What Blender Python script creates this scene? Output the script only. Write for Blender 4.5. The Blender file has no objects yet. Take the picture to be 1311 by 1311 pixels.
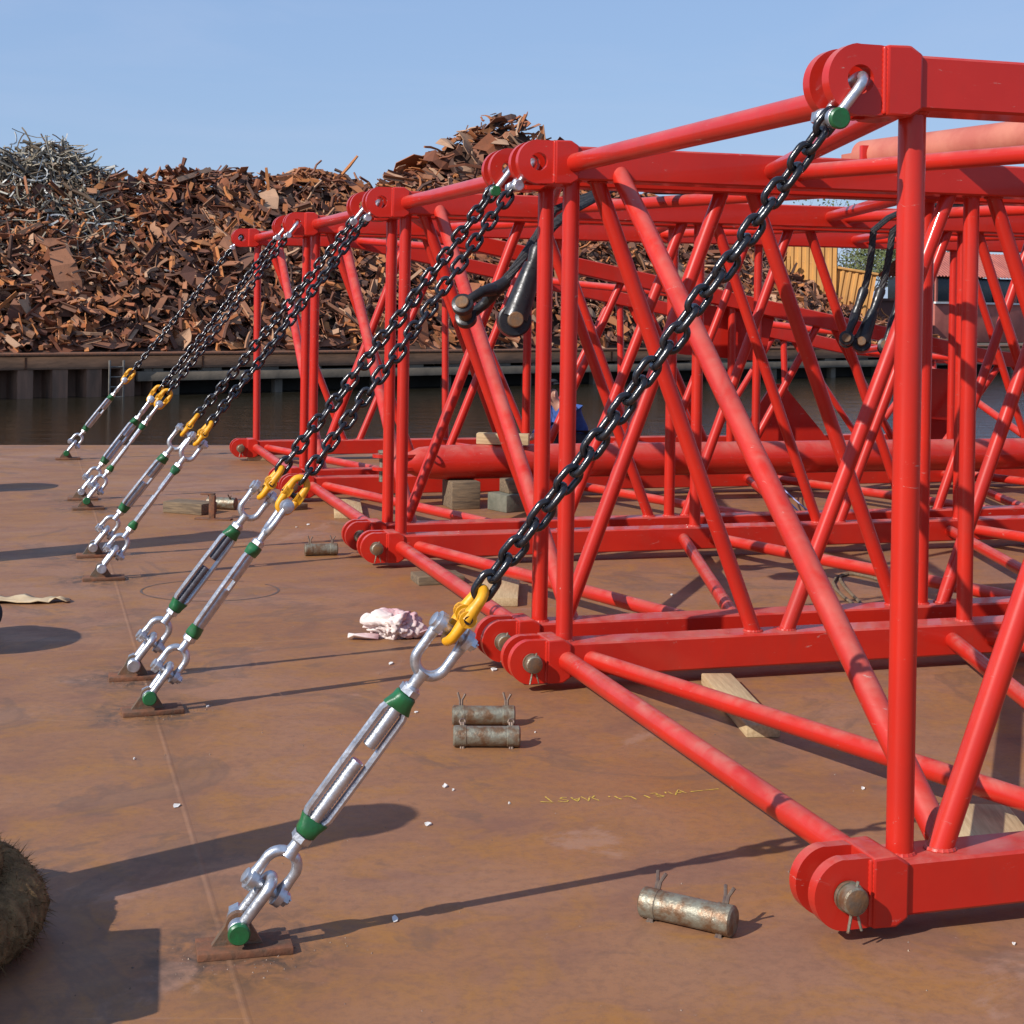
import bpy, bmesh, math, random
from mathutils import Vector, Matrix, noise
R = math.radians
PI = math.pi
random.seed(7)
S = bpy.context.scene
COL = S.collection

# ------------------------------------------------------------------ camera constants
F, ROLL, PITCH, CAMZ = 2035.8, 0.0159, 0.00588, 1.5665      # focal length in photo pixels, radians, metres
PX, PY = 655.5, 395.84
X0, Y0, PSI, PINZ = 0.8448-.0204, 3.8881+.067, 0.2953, 0.12            # corner pin of the nearest boom section
CD = Vector((math.cos(PSI), math.sin(PSI), 0)); RD = Vector((-math.sin(PSI), math.cos(PSI), 0))
ROWS = [0.0, 2.56, 2.96, 5.52, 5.99, 8.55, 9.10, 11.70]

def deck_at(u, v, z=0.0):
    a, b = u - PX, v - PY; c, s = math.cos(ROLL), math.sin(ROLL)
    x, zz = (c*a + s*b)/F, -(-s*a + c*b)/F
    cp, sp = math.cos(PITCH), math.sin(PITCH)
    d = Vector((x, cp + zz*sp, -sp + zz*cp))
    return Vector((0, 0, CAMZ)) + d*((z - CAMZ)/d.z)

def boom_pt(c, row, z):
    return Vector((X0, Y0, 0)) + CD*c + RD*row + Vector((0, 0, z))

# ------------------------------------------------------------------ object helpers
def tag(o, label=None, cat=None, group=None, kind=None):
    if label: o['label'] = label
    if cat: o['category'] = cat
    if group: o['group'] = group
    if kind: o['kind'] = kind
    return o

def empty(name, loc=(0, 0, 0), rz=0.0, matrix=None, parent=None):
    o = bpy.data.objects.new(name, None); COL.objects.link(o); o.empty_display_size = 0.1
    if matrix is not None: o.matrix_world = matrix
    else:
        o.location = loc; o.rotation_euler = (0, 0, rz)
    if parent: o.parent = parent
    return o

def link_mesh(name, me, parent=None):
    o = bpy.data.objects.new(name, me); COL.objects.link(o)
    if parent: o.parent = parent
    return o

class MB:
    def __init__(self): self.v = []; self.f = []; self.m = []
    def add(self, vs, fs, mi=0):
        n = len(self.v); self.v += [Vector(p) for p in vs]; self.f += [[i + n for i in q] for q in fs]; self.m += [mi]*len(fs)
    def box(self, c, size, M=None, mi=0):
        hx, hy, hz = size[0]/2, size[1]/2, size[2]/2; c = Vector(c)
        vs = [Vector((x*hx, y*hy, z*hz)) for x in (-1, 1) for y in (-1, 1) for z in (-1, 1)]
        vs = [c + (M @ p if M else p) for p in vs]
        self.add(vs, [(0, 1, 3, 2), (4, 6, 7, 5), (0, 4, 5, 1), (2, 3, 7, 6), (0, 2, 6, 4), (1, 5, 7, 3)], mi)
    def bbox(self, c, size, b=0.01, M=None, mi=0):
        # box with bevelled long edges (all twelve), built from three nested rings
        bm = bmesh.new(); bmesh.ops.create_cube(bm, size=1)
        for p in bm.verts: p.co = Vector((p.co.x*size[0], p.co.y*size[1], p.co.z*size[2]))
        bmesh.ops.bevel(bm, geom=bm.edges[:], offset=b, segments=2, affect='EDGES', profile=0.5)
        bm.verts.index_update(); c = Vector(c)
        self.add([c + (M @ p.co if M else p.co) for p in bm.verts], [[q.index for q in f.verts] for f in bm.faces], mi); bm.free()
    def tube(self, path, r, n=12, cap=True, closed=False, mi=0):
        P = [Vector(p) for p in path]; k = len(P)
        rr = r if isinstance(r, (list, tuple)) else [r]*k
        T = []
        for i in range(k):
            if closed: t = P[(i+1) % k] - P[i-1]
            else: t = P[min(i+1, k-1)] - P[max(i-1, 0)]
            T.append(t.normalized() if t.length > 1e-9 else (T[-1] if T else Vector((0, 0, 1))))
        a = Vector((0, 0, 1)) if abs(T[0].z) < 0.9 else Vector((1, 0, 0))
        N = T[0].cross(a).normalized(); vs = []
        for i in range(k):
            N = (N - T[i]*N.dot(T[i]))
            N = N.normalized() if N.length > 1e-6 else T[i].orthogonal().normalized()
            B = T[i].cross(N)
            for j in range(n):
                g = 2*PI*j/n; vs.append(P[i] + (N*math.cos(g) + B*math.sin(g))*rr[i])
        fs = []
        for i in range(k if closed else k-1):
            i2 = (i+1) % k
            for j in range(n):
                j2 = (j+1) % n; fs.append((i*n+j, i*n+j2, i2*n+j2, i2*n+j))
        if cap and not closed:
            fs.append(tuple(range(n-1, -1, -1))); fs.append(tuple((k-1)*n + j for j in range(n)))
        self.add(vs, fs, mi)
    def cyl(self, p0, p1, r, n=20, b=0.0, mi=0):
        p0, p1 = Vector(p0), Vector(p1); d = (p1-p0).normalized()
        if b > 0: self.tube([p0, p0 + d*b*0.01, p0+d*b, p1-d*b, p1 - d*b*0.01, p1], [r-b, r-b, r, r, r-b, r-b], n, mi=mi)
        else: self.tube([p0, p1], r, n, mi=mi)
    def prism(self, pts, y0, y1, M=None, mi=0):
        # outline in local x,z extruded along y
        k = len(pts)
        vs = [Vector((p[0], y0, p[1])) for p in pts] + [Vector((p[0], y1, p[1])) for p in pts]
        if M: vs = [M @ p for p in vs]
        self.add(vs, [tuple(range(k)), tuple(range(2*k-1, k-1, -1))] + [(i, i+k, (i+1) % k + k, (i+1) % k) for i in range(k)], mi)
    def ringplate(self, outer, hole_r, y0, y1, c=(0, 0), mi=0):
        # plate with a round hole: outer outline has the same count as the hole circle
        k = len(outer)
        hole = [(c[0] + hole_r*math.cos(math.atan2(p[1]-c[1], p[0]-c[0])), c[1] + hole_r*math.sin(math.atan2(p[1]-c[1], p[0]-c[0]))) for p in outer]
        vs = []
        for y in (y0, y1):
            vs += [(p[0], y, p[1]) for p in outer]; vs += [(p[0], y, p[1]) for p in hole]
        fs = []
        for i in range(k):
            j = (i+1) % k
            fs += [(i, j, j+k, i+k), (2*k+i, 3*k+i, 3*k+j, 2*k+j), (i, 2*k+i, 2*k+j, j), (k+i, k+j, 3*k+j, 3*k+i)]
        self.add(vs, fs, mi)
    def mesh(self, name, mats, ang=35):
        me = bpy.data.meshes.new(name); me.from_pydata(self.v, [], self.f)
        for m in (mats if isinstance(mats, (list, tuple)) else [mats]): me.materials.append(m)
        if any(self.m): me.polygons.foreach_set('material_index', self.m)
        bm = bmesh.new(); bm.from_mesh(me); bmesh.ops.recalc_face_normals(bm, faces=bm.faces[:]); bm.to_mesh(me); bm.free()
        if ang:
            me.polygons.foreach_set('use_smooth', [True]*len(me.polygons)); me.set_sharp_from_angle(angle=R(ang))
        me.update(); return me
    def build(self, name, mats, parent=None, ang=35):
        return link_mesh(name, self.mesh(name, mats, ang), parent)

def copy_tree(o, parent=None):
    c = o.copy(); COL.objects.link(c); c.parent = parent
    for ch in list(o.children): copy_tree(ch, c)
    return c

# ------------------------------------------------------------------ materials
def nodes(name):
    m = bpy.data.materials.new(name); m.use_nodes = True; nt = m.node_tree
    return m, nt, nt.nodes['Principled BSDF']
def N(nt, t, **kw):
    n = nt.nodes.new(t)
    for k, v in kw.items(): setattr(n, k, v)
    return n
def coords(nt, scale=(1, 1, 1), obj_random=True):
    tc = N(nt, 'ShaderNodeTexCoord'); mp = N(nt, 'ShaderNodeMapping'); mp.inputs['Scale'].default_value = scale
    nt.links.new(tc.outputs['Object'], mp.inputs['Vector'])
    if obj_random:
        oi = N(nt, 'ShaderNodeObjectInfo'); ml = N(nt, 'ShaderNodeMath', operation='MULTIPLY'); ml.inputs[1].default_value = 37.0
        nt.links.new(oi.outputs['Random'], ml.inputs[0]); cb = N(nt, 'ShaderNodeCombineXYZ')
        for i in range(3): nt.links.new(ml.outputs[0], cb.inputs[i])
        nt.links.new(cb.outputs[0], mp.inputs['Location'])
    return mp.outputs['Vector']
def nz(nt, vec, scale, detail=6, rough=0.6, dist=0.0):
    n = N(nt, 'ShaderNodeTexNoise'); n.inputs['Scale'].default_value = scale; n.inputs['Detail'].default_value = detail
    n.inputs['Roughness'].default_value = rough; n.inputs['Distortion'].default_value = dist
    nt.links.new(vec, n.inputs['Vector']); return n.outputs['Fac']
def ramp(nt, fac, a, b, lo=0.0, hi=1.0):
    n = N(nt, 'ShaderNodeMapRange'); n.inputs[1].default_value = a; n.inputs[2].default_value = b
    n.inputs[3].default_value = lo; n.inputs[4].default_value = hi; nt.links.new(fac, n.inputs[0]); return n.outputs[0]
def mixc(nt, fac, a, b):
    n = N(nt, 'ShaderNodeMix', data_type='RGBA')
    if isinstance(fac, (int, float)): n.inputs[0].default_value = fac
    else: nt.links.new(fac, n.inputs[0])
    for i, c in ((6, a), (7, b)):
        if isinstance(c, tuple): n.inputs[i].default_value = (*c, 1)
        else: nt.links.new(c, n.inputs[i])
    return n.outputs[2]
def mth(nt, op, a, b):
    n = N(nt, 'ShaderNodeMath', operation=op)
    for i, c in ((0, a), (1, b)):
        if isinstance(c, (int, float)): n.inputs[i].default_value = c
        else: nt.links.new(c, n.inputs[i])
    return n.outputs[0]
def bump(nt, bs, h, strength, dist=0.01):
    n = N(nt, 'ShaderNodeBump'); n.inputs['Strength'].default_value = strength; n.inputs['Distance'].default_value = dist
    nt.links.new(h, n.inputs['Height']); nt.links.new(n.outputs[0], bs.inputs['Normal'])
def simple(name, c1, c2, scale=8, rough=0.5, metal=0.0, bmp=0.0, stretch=(1, 1, 1), r2=None, coat=0.0, lo=0.35, hi=0.65, spec=0.5, bdist=0.01):
    m, nt, bs = nodes(name); v = coords(nt, stretch); f = nz(nt, v, scale)
    nt.links.new(mixc(nt, ramp(nt, f, lo, hi), c1, c2), bs.inputs['Base Color'])
    bs.inputs['Metallic'].default_value = metal; bs.inputs['Specular IOR Level'].default_value = spec
    f2 = nz(nt, v, scale*3.1, 4)
    nt.links.new(ramp(nt, f2, 0.3, 0.7, rough, r2 if r2 is not None else min(1, rough+0.15)), bs.inputs['Roughness'])
    if coat: bs.inputs['Coat Weight'].default_value = coat; bs.inputs['Coat Roughness'].default_value = 0.12
    if bmp: bump(nt, bs, f2, bmp, bdist)
    return m

def red_paint():
    m, nt, bs = nodes('red_paint'); v = coords(nt)
    f = nz(nt, v, 2.2, 5); fine = nz(nt, v, 55, 4); mid = nz(nt, v, 7, 8, 0.65, 0.6)
    c = mixc(nt, ramp(nt, f, 0.3, 0.7), (0.54, 0.021, 0.0095), (0.42, 0.015, 0.008))
    ge = N(nt, 'ShaderNodeNewGeometry'); sp = N(nt, 'ShaderNodeSeparateXYZ'); nt.links.new(ge.outputs['Normal'], sp.inputs[0])
    up = ramp(nt, sp.outputs['Z'], 0.25, 0.95)
    dust_sheen = mth(nt, 'MULTIPLY', up, ramp(nt, mid, 0.36, 0.68, 0.05, 0.75))     # dusty tone and sky reflection put into the colour of upward faces
    c = mixc(nt, dust_sheen, c, (0.46, 0.17, 0.13))
    sc = nz(nt, coords(nt, (1, 1, 1)), 23, 8, 0.7)
    chip = mth(nt, 'MAXIMUM', ramp(nt, sc, 0.70, 0.73), mth(nt, 'MULTIPLY', ramp(nt, nz(nt, coords(nt, (1, 1, 4)), 11, 10, 0.75, 1.0), 0.635, 0.68), 0.75))
    c = mixc(nt, ramp(nt, nz(nt, coords(nt, (1, 1, .35)), 5, 8, 0.7, 0.4), 0.50, 0.78, 0, 0.55), c, (0.30, 0.035, 0.022))
    c = mixc(nt, chip, c, (0.42, 0.26, 0.22))
    nt.links.new(c, bs.inputs['Base Color'])
    nt.links.new(mth(nt, 'ADD', ramp(nt, f, 0.3, 0.7, 0.30, 0.46), mth(nt, 'MULTIPLY', dust_sheen, 0.4)), bs.inputs['Roughness'])
    bs.inputs['Specular IOR Level'].default_value = 0.28
    bs.inputs['Coat Weight'].default_value = 0.30; bs.inputs['Coat Roughness'].default_value = 0.07
    bump(nt, bs, fine, 0.05, 0.004)
    return m

M = {}
M['red'] = red_paint()
M['galv'] = simple('galvanised_steel', (0.62, 0.63, 0.66), (0.42, 0.43, 0.46), 35, 0.28, 0.85, 0.12, r2=0.46)
M['green'] = simple('green_paint', (0.010, 0.125, 0.036), (0.018, 0.085, 0.03), 40, 0.3, 0, 0.1)
M['yellow'] = simple('yellow_paint', (0.78, 0.36, 0.006), (0.62, 0.27, 0.008), 30, 0.38, 0, 0.08)
M['chain'] = simple('black_chain_paint', (0.006, 0.0065, 0.011), (0.015, 0.013, 0.014), 45, 0.13, 0.0, 0.08, r2=0.30, spec=.6)
M['darkscrew'] = simple('dark_thread', (0.09, 0.09, 0.11), (0.16, 0.16, 0.18), 60, 0.42, 0.6)
M['pin'] = simple('worn_pin_steel', (0.24, 0.225, 0.17), (0.17, 0.095, 0.05), 26, 0.34, 0.45, 0.3, r2=0.6, lo=.42, hi=.6)
M['pinend'] = simple('rusty_pin_end', (0.20, 0.09, 0.03), (0.11, 0.075, 0.05), 30, 0.6, 0.2, 0.2)
M['cotter'] = simple('cotter_steel', (0.12, 0.08, 0.07), (0.2, 0.14, 0.1), 60, 0.5, 0.5)
M['padsteel'] = simple('pad_eye_steel', (0.14, 0.12, 0.09), (0.22, 0.10, 0.05), 25, 0.5, 0.35, 0.3)
M['rustplate'] = simple('rusty_plate', (0.20, 0.07, 0.03), (0.09, 0.05, 0.03), 20, 0.8, 0, 0.3)
M['wood'] = simple('sawn_timber', (0.55, 0.40, 0.22), (0.40, 0.27, 0.14), 7, 0.75, 0, 0.25, (1, 14, 14))
M['oldwood'] = simple('weathered_timber', (0.22, 0.15, 0.085), (0.10, 0.07, 0.045), 7, 0.85, 0, 0.4, (1, 12, 12))
M['greywood'] = simple('grey_block', (0.16, 0.15, 0.11), (0.09, 0.09, 0.065), 9, 0.9, 0, 0.4)
M['rope'] = simple('wire_rope', (0.05, 0.045, 0.045), (0.02, 0.02, 0.022), 60, 0.5, 0.4, 0.4)
M['blackforge'] = simple('black_forging', (0.010, 0.011, 0.015), (0.028, 0.024, 0.022), 14, 0.24, 0.2, 0.12, r2=0.5)
M['faded'] = simple('faded_red_paint', (0.50, 0.17, 0.11), (0.42, 0.11, 0.075), 6, 0.55, 0, 0.15, (1, 1, 1))
M['coir'] = simple('coir_fibre', (0.26, 0.155, 0.07), (0.11, 0.066, 0.032), 30, 0.95, 0, 0.9, spec=.1)
M['rag'] = simple('pink_rag', (0.72, 0.60, 0.55), (0.62, 0.33, 0.34), 5, 0.9, 0, 0.2, lo=0.42, hi=0.6)
M['card'] = simple('torn_cardboard', (0.42, 0.29, 0.16), (0.55, 0.42, 0.26), 9, 0.9)
M['chip'] = simple('pale_chip', (0.75, 0.73, 0.70), (0.6, 0.56, 0.5), 20, 0.8)
M['chalk'] = simple('yellow_chalk', (0.58, 0.40, 0.05), (0.40, 0.22, 0.06), 90, 0.95, lo=0.45, hi=0.6)
M['shadow_caster'] = simple('caster_paint', (0.03, 0.03, 0.032), (0.10, 0.06, 0.04), 6, 0.6, 0, 0.2)  # for the unseen posts and box that cast shadows from the left
M['blackrub'] = simple('black_rubber', (0.015, 0.015, 0.017), (0.03, 0.03, 0.03), 20, 0.6)
M['skin'] = simple('skin', (0.5, 0.27, 0.19), (0.45, 0.22, 0.15), 12, 0.5)
M['jacket'] = simple('blue_jacket', (0.02, 0.045, 0.16), (0.035, 0.09, 0.30), 9, 0.8, 0, 0.4)
M['trousers'] = simple('dark_trousers', (0.03, 0.035, 0.05), (0.015, 0.018, 0.028), 12, 0.9)
M['boots'] = simple('boots', (0.03, 0.02, 0.015), (0.05, 0.035, 0.025), 15, 0.6)
M['cap'] = simple('dark_cap', (0.012, 0.012, 0.016), (0.03, 0.03, 0.035), 15, 0.85)
M['cord'] = simple('pale_blue_cord', (0.34, 0.34, 0.55), (0.22, 0.22, 0.4), 60, 0.6)
M['pilesteel'] = simple('sheet_pile_rust', (0.30, 0.155, 0.095), (0.15, 0.09, 0.06), 1.3, 0.85, 0, 0.4, (3, 3, 0.5), bdist=0.03)
M['quaycap'] = simple('quay_cap_rust', (0.27, 0.145, 0.085), (0.16, 0.09, 0.055), 1.1, 0.85, 0, 0.3, (1, 1, 4), bdist=0.03)
M['concrete'] = simple('stained_concrete', (0.22, 0.17, 0.12), (0.12, 0.095, 0.07), 1.2, 0.9, 0, 0.3, bdist=0.03)
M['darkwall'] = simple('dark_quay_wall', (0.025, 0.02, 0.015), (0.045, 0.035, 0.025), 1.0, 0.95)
M['ground'] = simple('yard_ground', (0.13, 0.10, 0.075), (0.08, 0.06, 0.045), 0.4, 0.95, 0, 0.4)
M['ycont'] = simple('yellow_corrugated', (0.56, 0.27, 0.07), (0.36, 0.17, 0.05), 1.4, 0.6, 0, 0.1, (2, 2, 0.6), lo=0.42, hi=0.75)
M['rcont'] = simple('faded_red_sheet', (0.42, 0.12, 0.085), (0.3, 0.08, 0.06), 1.4, 0.7)
M['glassdark'] = simple('dark_window', (0.012, 0.014, 0.016), (0.02, 0.022, 0.025), 3, 0.12)
M['brownskip'] = simple('brown_skip_paint', (0.14, 0.05, 0.035), (0.09, 0.04, 0.03), 2, 0.8, 0, 0.2)
M['bark'] = simple('bark', (0.12, 0.095, 0.07), (0.07, 0.055, 0.045), 6, 0.95, 0, 0.4)
M['leaf'] = simple('spring_leaf', (0.085, 0.115, 0.03), (0.12, 0.12, 0.05), 2, 0.8)
M['ladder'] = simple('ladder_steel', (0.20, 0.19, 0.17), (0.14, 0.11, 0.09), 6, 0.6, 0.3)

def scrap_mat(name, cols, rough=0.85, metal=0.0):
    m, nt, bs = nodes(name)
    ge = N(nt, 'ShaderNodeNewGeometry'); cr = N(nt, 'ShaderNodeValToRGB'); cr.color_ramp.interpolation = 'CONSTANT'
    el = cr.color_ramp.elements
    while len(el) < len(cols): el.new(0.5)
    for i, c in enumerate(cols): el[i].position = i/len(cols); el[i].color = (*c, 1)
    nt.links.new(ge.outputs['Random Per Island'], cr.inputs[0])
    v = coords(nt, obj_random=False); f = nz(nt, v, 3.0, 7, 0.65)
    c = mixc(nt, ramp(nt, f, 0.45, 0.75, 0, 0.4), cr.outputs[0], (0.085, 0.038, 0.020))
    nt.links.new(c, bs.inputs['Base Color']); bs.inputs['Roughness'].default_value = rough; bs.inputs['Metallic'].default_value = metal
    bump(nt, bs, nz(nt, v, 14, 4), 0.3, 0.02)
    return m
M['scrap'] = scrap_mat('rusty_scrap', [(0.36, 0.125, 0.040), (0.27, 0.085, 0.033), (0.14, 0.052, 0.030), (0.46, 0.17, 0.052), (0.22, 0.09, 0.050),
                                       (0.09, 0.044, 0.030), (0.31, 0.125, 0.06), (0.33, 0.16, 0.085), (0.19, 0.060, 0.026), (0.34, 0.11, 0.034), (0.14, 0.060, 0.034), (0.42, 0.24, 0.14)])
M['wirescrap'] = scrap_mat('grey_wire_scrap', [(0.25, 0.21, 0.15), (0.16, 0.13, 0.09), (0.34, 0.31, 0.25), (0.13, 0.08, 0.045), (0.20, 0.15, 0.10), (0.28, 0.23, 0.16), (0.09, 0.075, 0.06), (0.5, 0.49, 0.46)], 0.6, 0.1)
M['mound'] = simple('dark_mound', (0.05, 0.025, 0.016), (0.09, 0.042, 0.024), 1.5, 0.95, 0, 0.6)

PAD_ROWS = [0.27, 2.53, 3.09, 5.42, 6.21, 8.36, 8.91, 11.95]
PAD_C = [-1.44, -1.49, -1.51, -1.54, -1.55, -1.52, -1.54, -1.58]
def deck_mat():
    m, nt, bs = nodes('painted_steel_deck')
    tc = N(nt, 'ShaderNodeTexCoord'); v = tc.outputs['Object']
    rot = N(nt, 'ShaderNodeMapping'); rot.inputs['Rotation'].default_value = (0, 0, -PSI); nt.links.new(v, rot.inputs['Vector'])
    st = N(nt, 'ShaderNodeMapping'); st.inputs['Scale'].default_value = (0.85, 1.5, 1); nt.links.new(rot.outputs[0], st.inputs['Vector'])
    big = nz(nt, v, 0.55, 5, 0.55, 0.4); mid = nz(nt, st.outputs[0], 2.1, 8, 0.62, 0.5); fine = nz(nt, v, 30, 10, 0.78); blot = nz(nt, v, 3.4, 9, 0.68, 0.9)
    c = mixc(nt, ramp(nt, big, 0.38, 0.60), (0.298, 0.150, 0.084), (0.272, 0.120, 0.046))
    c = mixc(nt, ramp(nt, mid, 0.44, 0.70, 0, 0.75), c, (0.185, 0.088, 0.062))
    c = mixc(nt, ramp(nt, blot, 0.47, 0.66, 0, 0.75), c, (0.315, 0.140, 0.034))
    c = mixc(nt, ramp(nt, nz(nt, v, 1.3, 9, 0.7, 1.2), 0.57, 0.68, 0, 0.5), c, (0.145, 0.075, 0.050))
    c = mixc(nt, ramp(nt, fine, 0.46, 0.70, 0, 0.65), c, (0.15, 0.078, 0.050))
    c = mixc(nt, ramp(nt, nz(nt, v, 60, 3, 0.6), 0.68, 0.76, 0, 0.55), c, (0.42, 0.27, 0.19))
    c = mixc(nt, ramp(nt, nz(nt, v, 0.9, 10, 0.72, 1.6), 0.60, 0.66, 0, 0.45), c, (0.36, 0.21, 0.15))
    stn = ramp(nt, nz(nt, v, 0.75, 6, 0.6, 2.2), 0.56, 0.60)                              # dried puddle stains with a hard rim
    rim = mth(nt, 'MULTIPLY', stn, mth(nt, 'SUBTRACT', 1.0, ramp(nt, nz(nt, v, 0.75, 6, 0.6, 2.2), 0.60, 0.63)))
    c = mixc(nt, mth(nt, 'MULTIPLY', stn, 0.30), c, (0.16, 0.10, 0.07)); c = mixc(nt, mth(nt, 'MULTIPLY', rim, 0.35), c, (0.13, 0.07, 0.045))
    sct = N(nt, 'ShaderNodeMapping'); sct.inputs['Rotation'].default_value = (0, 0, R(37)); sct.inputs['Scale'].default_value = (0.35, 16, 1); nt.links.new(v, sct.inputs['Vector'])
    scr = mth(nt, 'MULTIPLY', ramp(nt, nz(nt, sct.outputs[0], 1.6, 5, 0.6, 0.6), 0.68, 0.71), ramp(nt, nz(nt, v, 1.1, 4), 0.5, 0.6, 0, 0.6))
    c = mixc(nt, scr, c, (0.40, 0.24, 0.17))                                             # drag scratches
    # soot burnt into the paint round each welded pad eye
    d = None
    for pc, pr in zip(PAD_C, PAD_ROWS):
        p = boom_pt(pc, pr, 0)
        n = N(nt, 'ShaderNodeVectorMath', operation='DISTANCE'); nt.links.new(v, n.inputs[0]); n.inputs[1].default_value = p
        d = n.outputs['Value'] if d is None else mth(nt, 'MINIMUM', d, n.outputs['Value'])
    soot = mth(nt, 'MULTIPLY', ramp(nt, d, 0.10, 0.34, 1, 0), ramp(nt, nz(nt, v, 13, 8, 0.7, 0.8), 0.42, 0.62, 0, 0.85))
    c = mixc(nt, soot, c, (0.045, 0.038, 0.032))
    # plate seams: thin weld lines across the deck
    sx = N(nt, 'ShaderNodeSeparateXYZ'); nt.links.new(rot.outputs[0], sx.inputs[0])
    a = mth(nt, 'ABSOLUTE', mth(nt, 'SUBTRACT', mth(nt, 'PINGPONG', mth(nt, 'ADD', sx.outputs['X'], -0.475), 3.1), 0.0), 0.0)
    seam = ramp(nt, a, 0.002, 0.010, 1, 0)
    c = mixc(nt, mth(nt, 'MULTIPLY', ramp(nt, a, 0.01, 0.10, 1, 0), ramp(nt, nz(nt, v, 4.0, 8, 0.7), 0.40, 0.65, 0, 0.5)), c, (0.17, 0.085, 0.045))   # rust along the seams
    ay = mth(nt, 'PINGPONG', mth(nt, 'ADD', sx.outputs['Y'], 2.0), 2.3); seam2 = ramp(nt, ay, 0.004, 0.014, 1, 0)
    seam = mth(nt, 'MAXIMUM', seam, seam2)
    c = mixc(nt, mth(nt, 'MULTIPLY', seam, mth(nt, 'MULTIPLY', ramp(nt, nz(nt, v, 9.0, 5), 0.35, 0.65, 0.05, 1), 0.38)), c, (0.36, 0.19, 0.11))
    nt.links.new(c, bs.inputs['Base Color'])
    nt.links.new(ramp(nt, mid, 0.3, 0.7, 0.48, 0.70), bs.inputs['Roughness']); bs.inputs['Specular IOR Level'].default_value = 0.26
    h = mth(nt, 'ADD', mth(nt, 'MULTIPLY', fine, 0.4), mth(nt, 'MULTIPLY', seam, 0.6))
    bump(nt, bs, mth(nt, 'ADD', h, mth(nt, 'MULTIPLY', nz(nt, v, 1.7, 3, .5), 2.5)), 0.25, 0.010)
    return m
M['deck'] = deck_mat()

def water_mat():
    m, nt, bs = nodes('harbour_water'); v = coords(nt, (0.5, 1.6, 1), False)
    bs.inputs['Base Color'].default_value = (0.021, 0.017, 0.010, 1); bs.inputs['Roughness'].default_value = 0.10
    bs.inputs['IOR'].default_value = 1.33
    h = mth(nt, 'ADD', nz(nt, v, 1.1, 6, 0.6, 0.3), mth(nt, 'MULTIPLY', nz(nt, v, 5.0, 4), 0.35))
    bump(nt, bs, h, 0.35, 0.10); return m
M['water'] = water_mat()

# ------------------------------------------------------------------ setting: barge deck, water, quay
def extrude_poly(pts, z0, z1):
    m = MB(); k = len(pts)
    m.add([(p[0], p[1], z1) for p in pts] + [(p[0], p[1], z0) for p in pts],
          [tuple(range(k)), tuple(range(2*k-1, k-1, -1))] + [(i, i+k, (i+1) % k + k, (i+1) % k) for i in range(k)])
    return m
ed = Vector((math.cos(R(9.6)), math.sin(R(9.6)))); e0 = Vector((-5.16, 16.25))
a, b = e0 - ed*16, e0 + ed*40
tag(extrude_poly([(a.x, -14), (b.x, -14), (b.x, b.y), (a.x, a.y)], -2.4, 0).build('deck', M['deck'], ang=0), kind='structure')
mw = MB(); mw.add([(-300, -120, -1.235), (400, -120, -1.235), (400, 500, -1.235), (-300, 500, -1.235)], [(0, 1, 2, 3)])
tag(mw.build('water', M['water'], ang=0), kind='structure')

W0 = Vector((-11.6, 42.5, 0)); QD = Vector((0.791, 0.612, 0)); QN = Vector((-0.612, 0.791, 0))
QROT = math.atan2(QD.y, QD.x)
def q(t, d, z): return W0 + QD*t + QN*d + Vector((0, 0, z))
TA, TB = -32.0, 150.0
g = MB(); g.add([q(TA-300, .7, -.10), q(TB+600, .7, -.10), q(TB+600, 900, -.10), q(TA-300, 900, -.10)], [(0, 1, 2, 3)])
tag(g.build('ground', M['ground'], ang=0), kind='structure')

wall = empty('quay_wall', W0, QROT); tag(wall, 'rust brown quay wall of steel sheet piles and concrete beams across the water', 'quay wall')
def qmb(): return MB()
m = qmb()                                              # cap: a fascia under a rusty lip, both steel
m.bbox(((TA+TB)/2, .36, -.30), (TB-TA, .66, .36), .02); m.build('cap_beam', M['quaycap'], wall)
m = qmb(); m.bbox(((TA+TB)/2, .32, -.08), (TB-TA, .82, .075), .02)
for k in range(36):
    tt = TA + k*5.1; m.box((tt, -.012-.09+.1, -.30), (.05, .05, .30))
m.build('cap_lip', M['rustplate'], wall)
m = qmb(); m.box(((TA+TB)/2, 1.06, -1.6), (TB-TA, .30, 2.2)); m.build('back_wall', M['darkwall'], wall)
# sheet piling with deep pans on the left stretch
T_SPLIT = 1.75
m = qmb(); t = TA; prof = []
while t < T_SPLIT:
    prof += [(t, .06), (t+.42, .06), (t+.50, .62), (t+.87, .62), (t+.95, .06)]; t += .95
k = len(prof)
m.add([(p[0], p[1], -.47) for p in prof] + [(p[0], p[1], -3.2) for p in prof], [(i, i+k, i+1+k, i+1) for i in range(k-1)])
m.build('sheet_piling', M['pilesteel'], wall, 20)
m = qmb(); m.bbox(((T_SPLIT+TB)/2, .18, -.70), (TB-T_SPLIT, .36, .27), .02); m.build('fender_beam', M['concrete'], wall)
rr = random.Random(3); t = T_SPLIT + .5
while t < 60:
    m = qmb(); m.bbox((t, .22, -.522), (rr.uniform(.5, .8), .28, .09), .01); m.build('spacer_block', M['concrete'], wall); t += rr.uniform(1.5, 2.0)
t = T_SPLIT + 1.2
while t < 60:
    m = qmb(); m.bbox((t, .30, -1.9), (.26, .24, 2.1), .02); m.build('fender_post', M['concrete'], wall); t += rr.uniform(2.6, 3.4)

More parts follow.
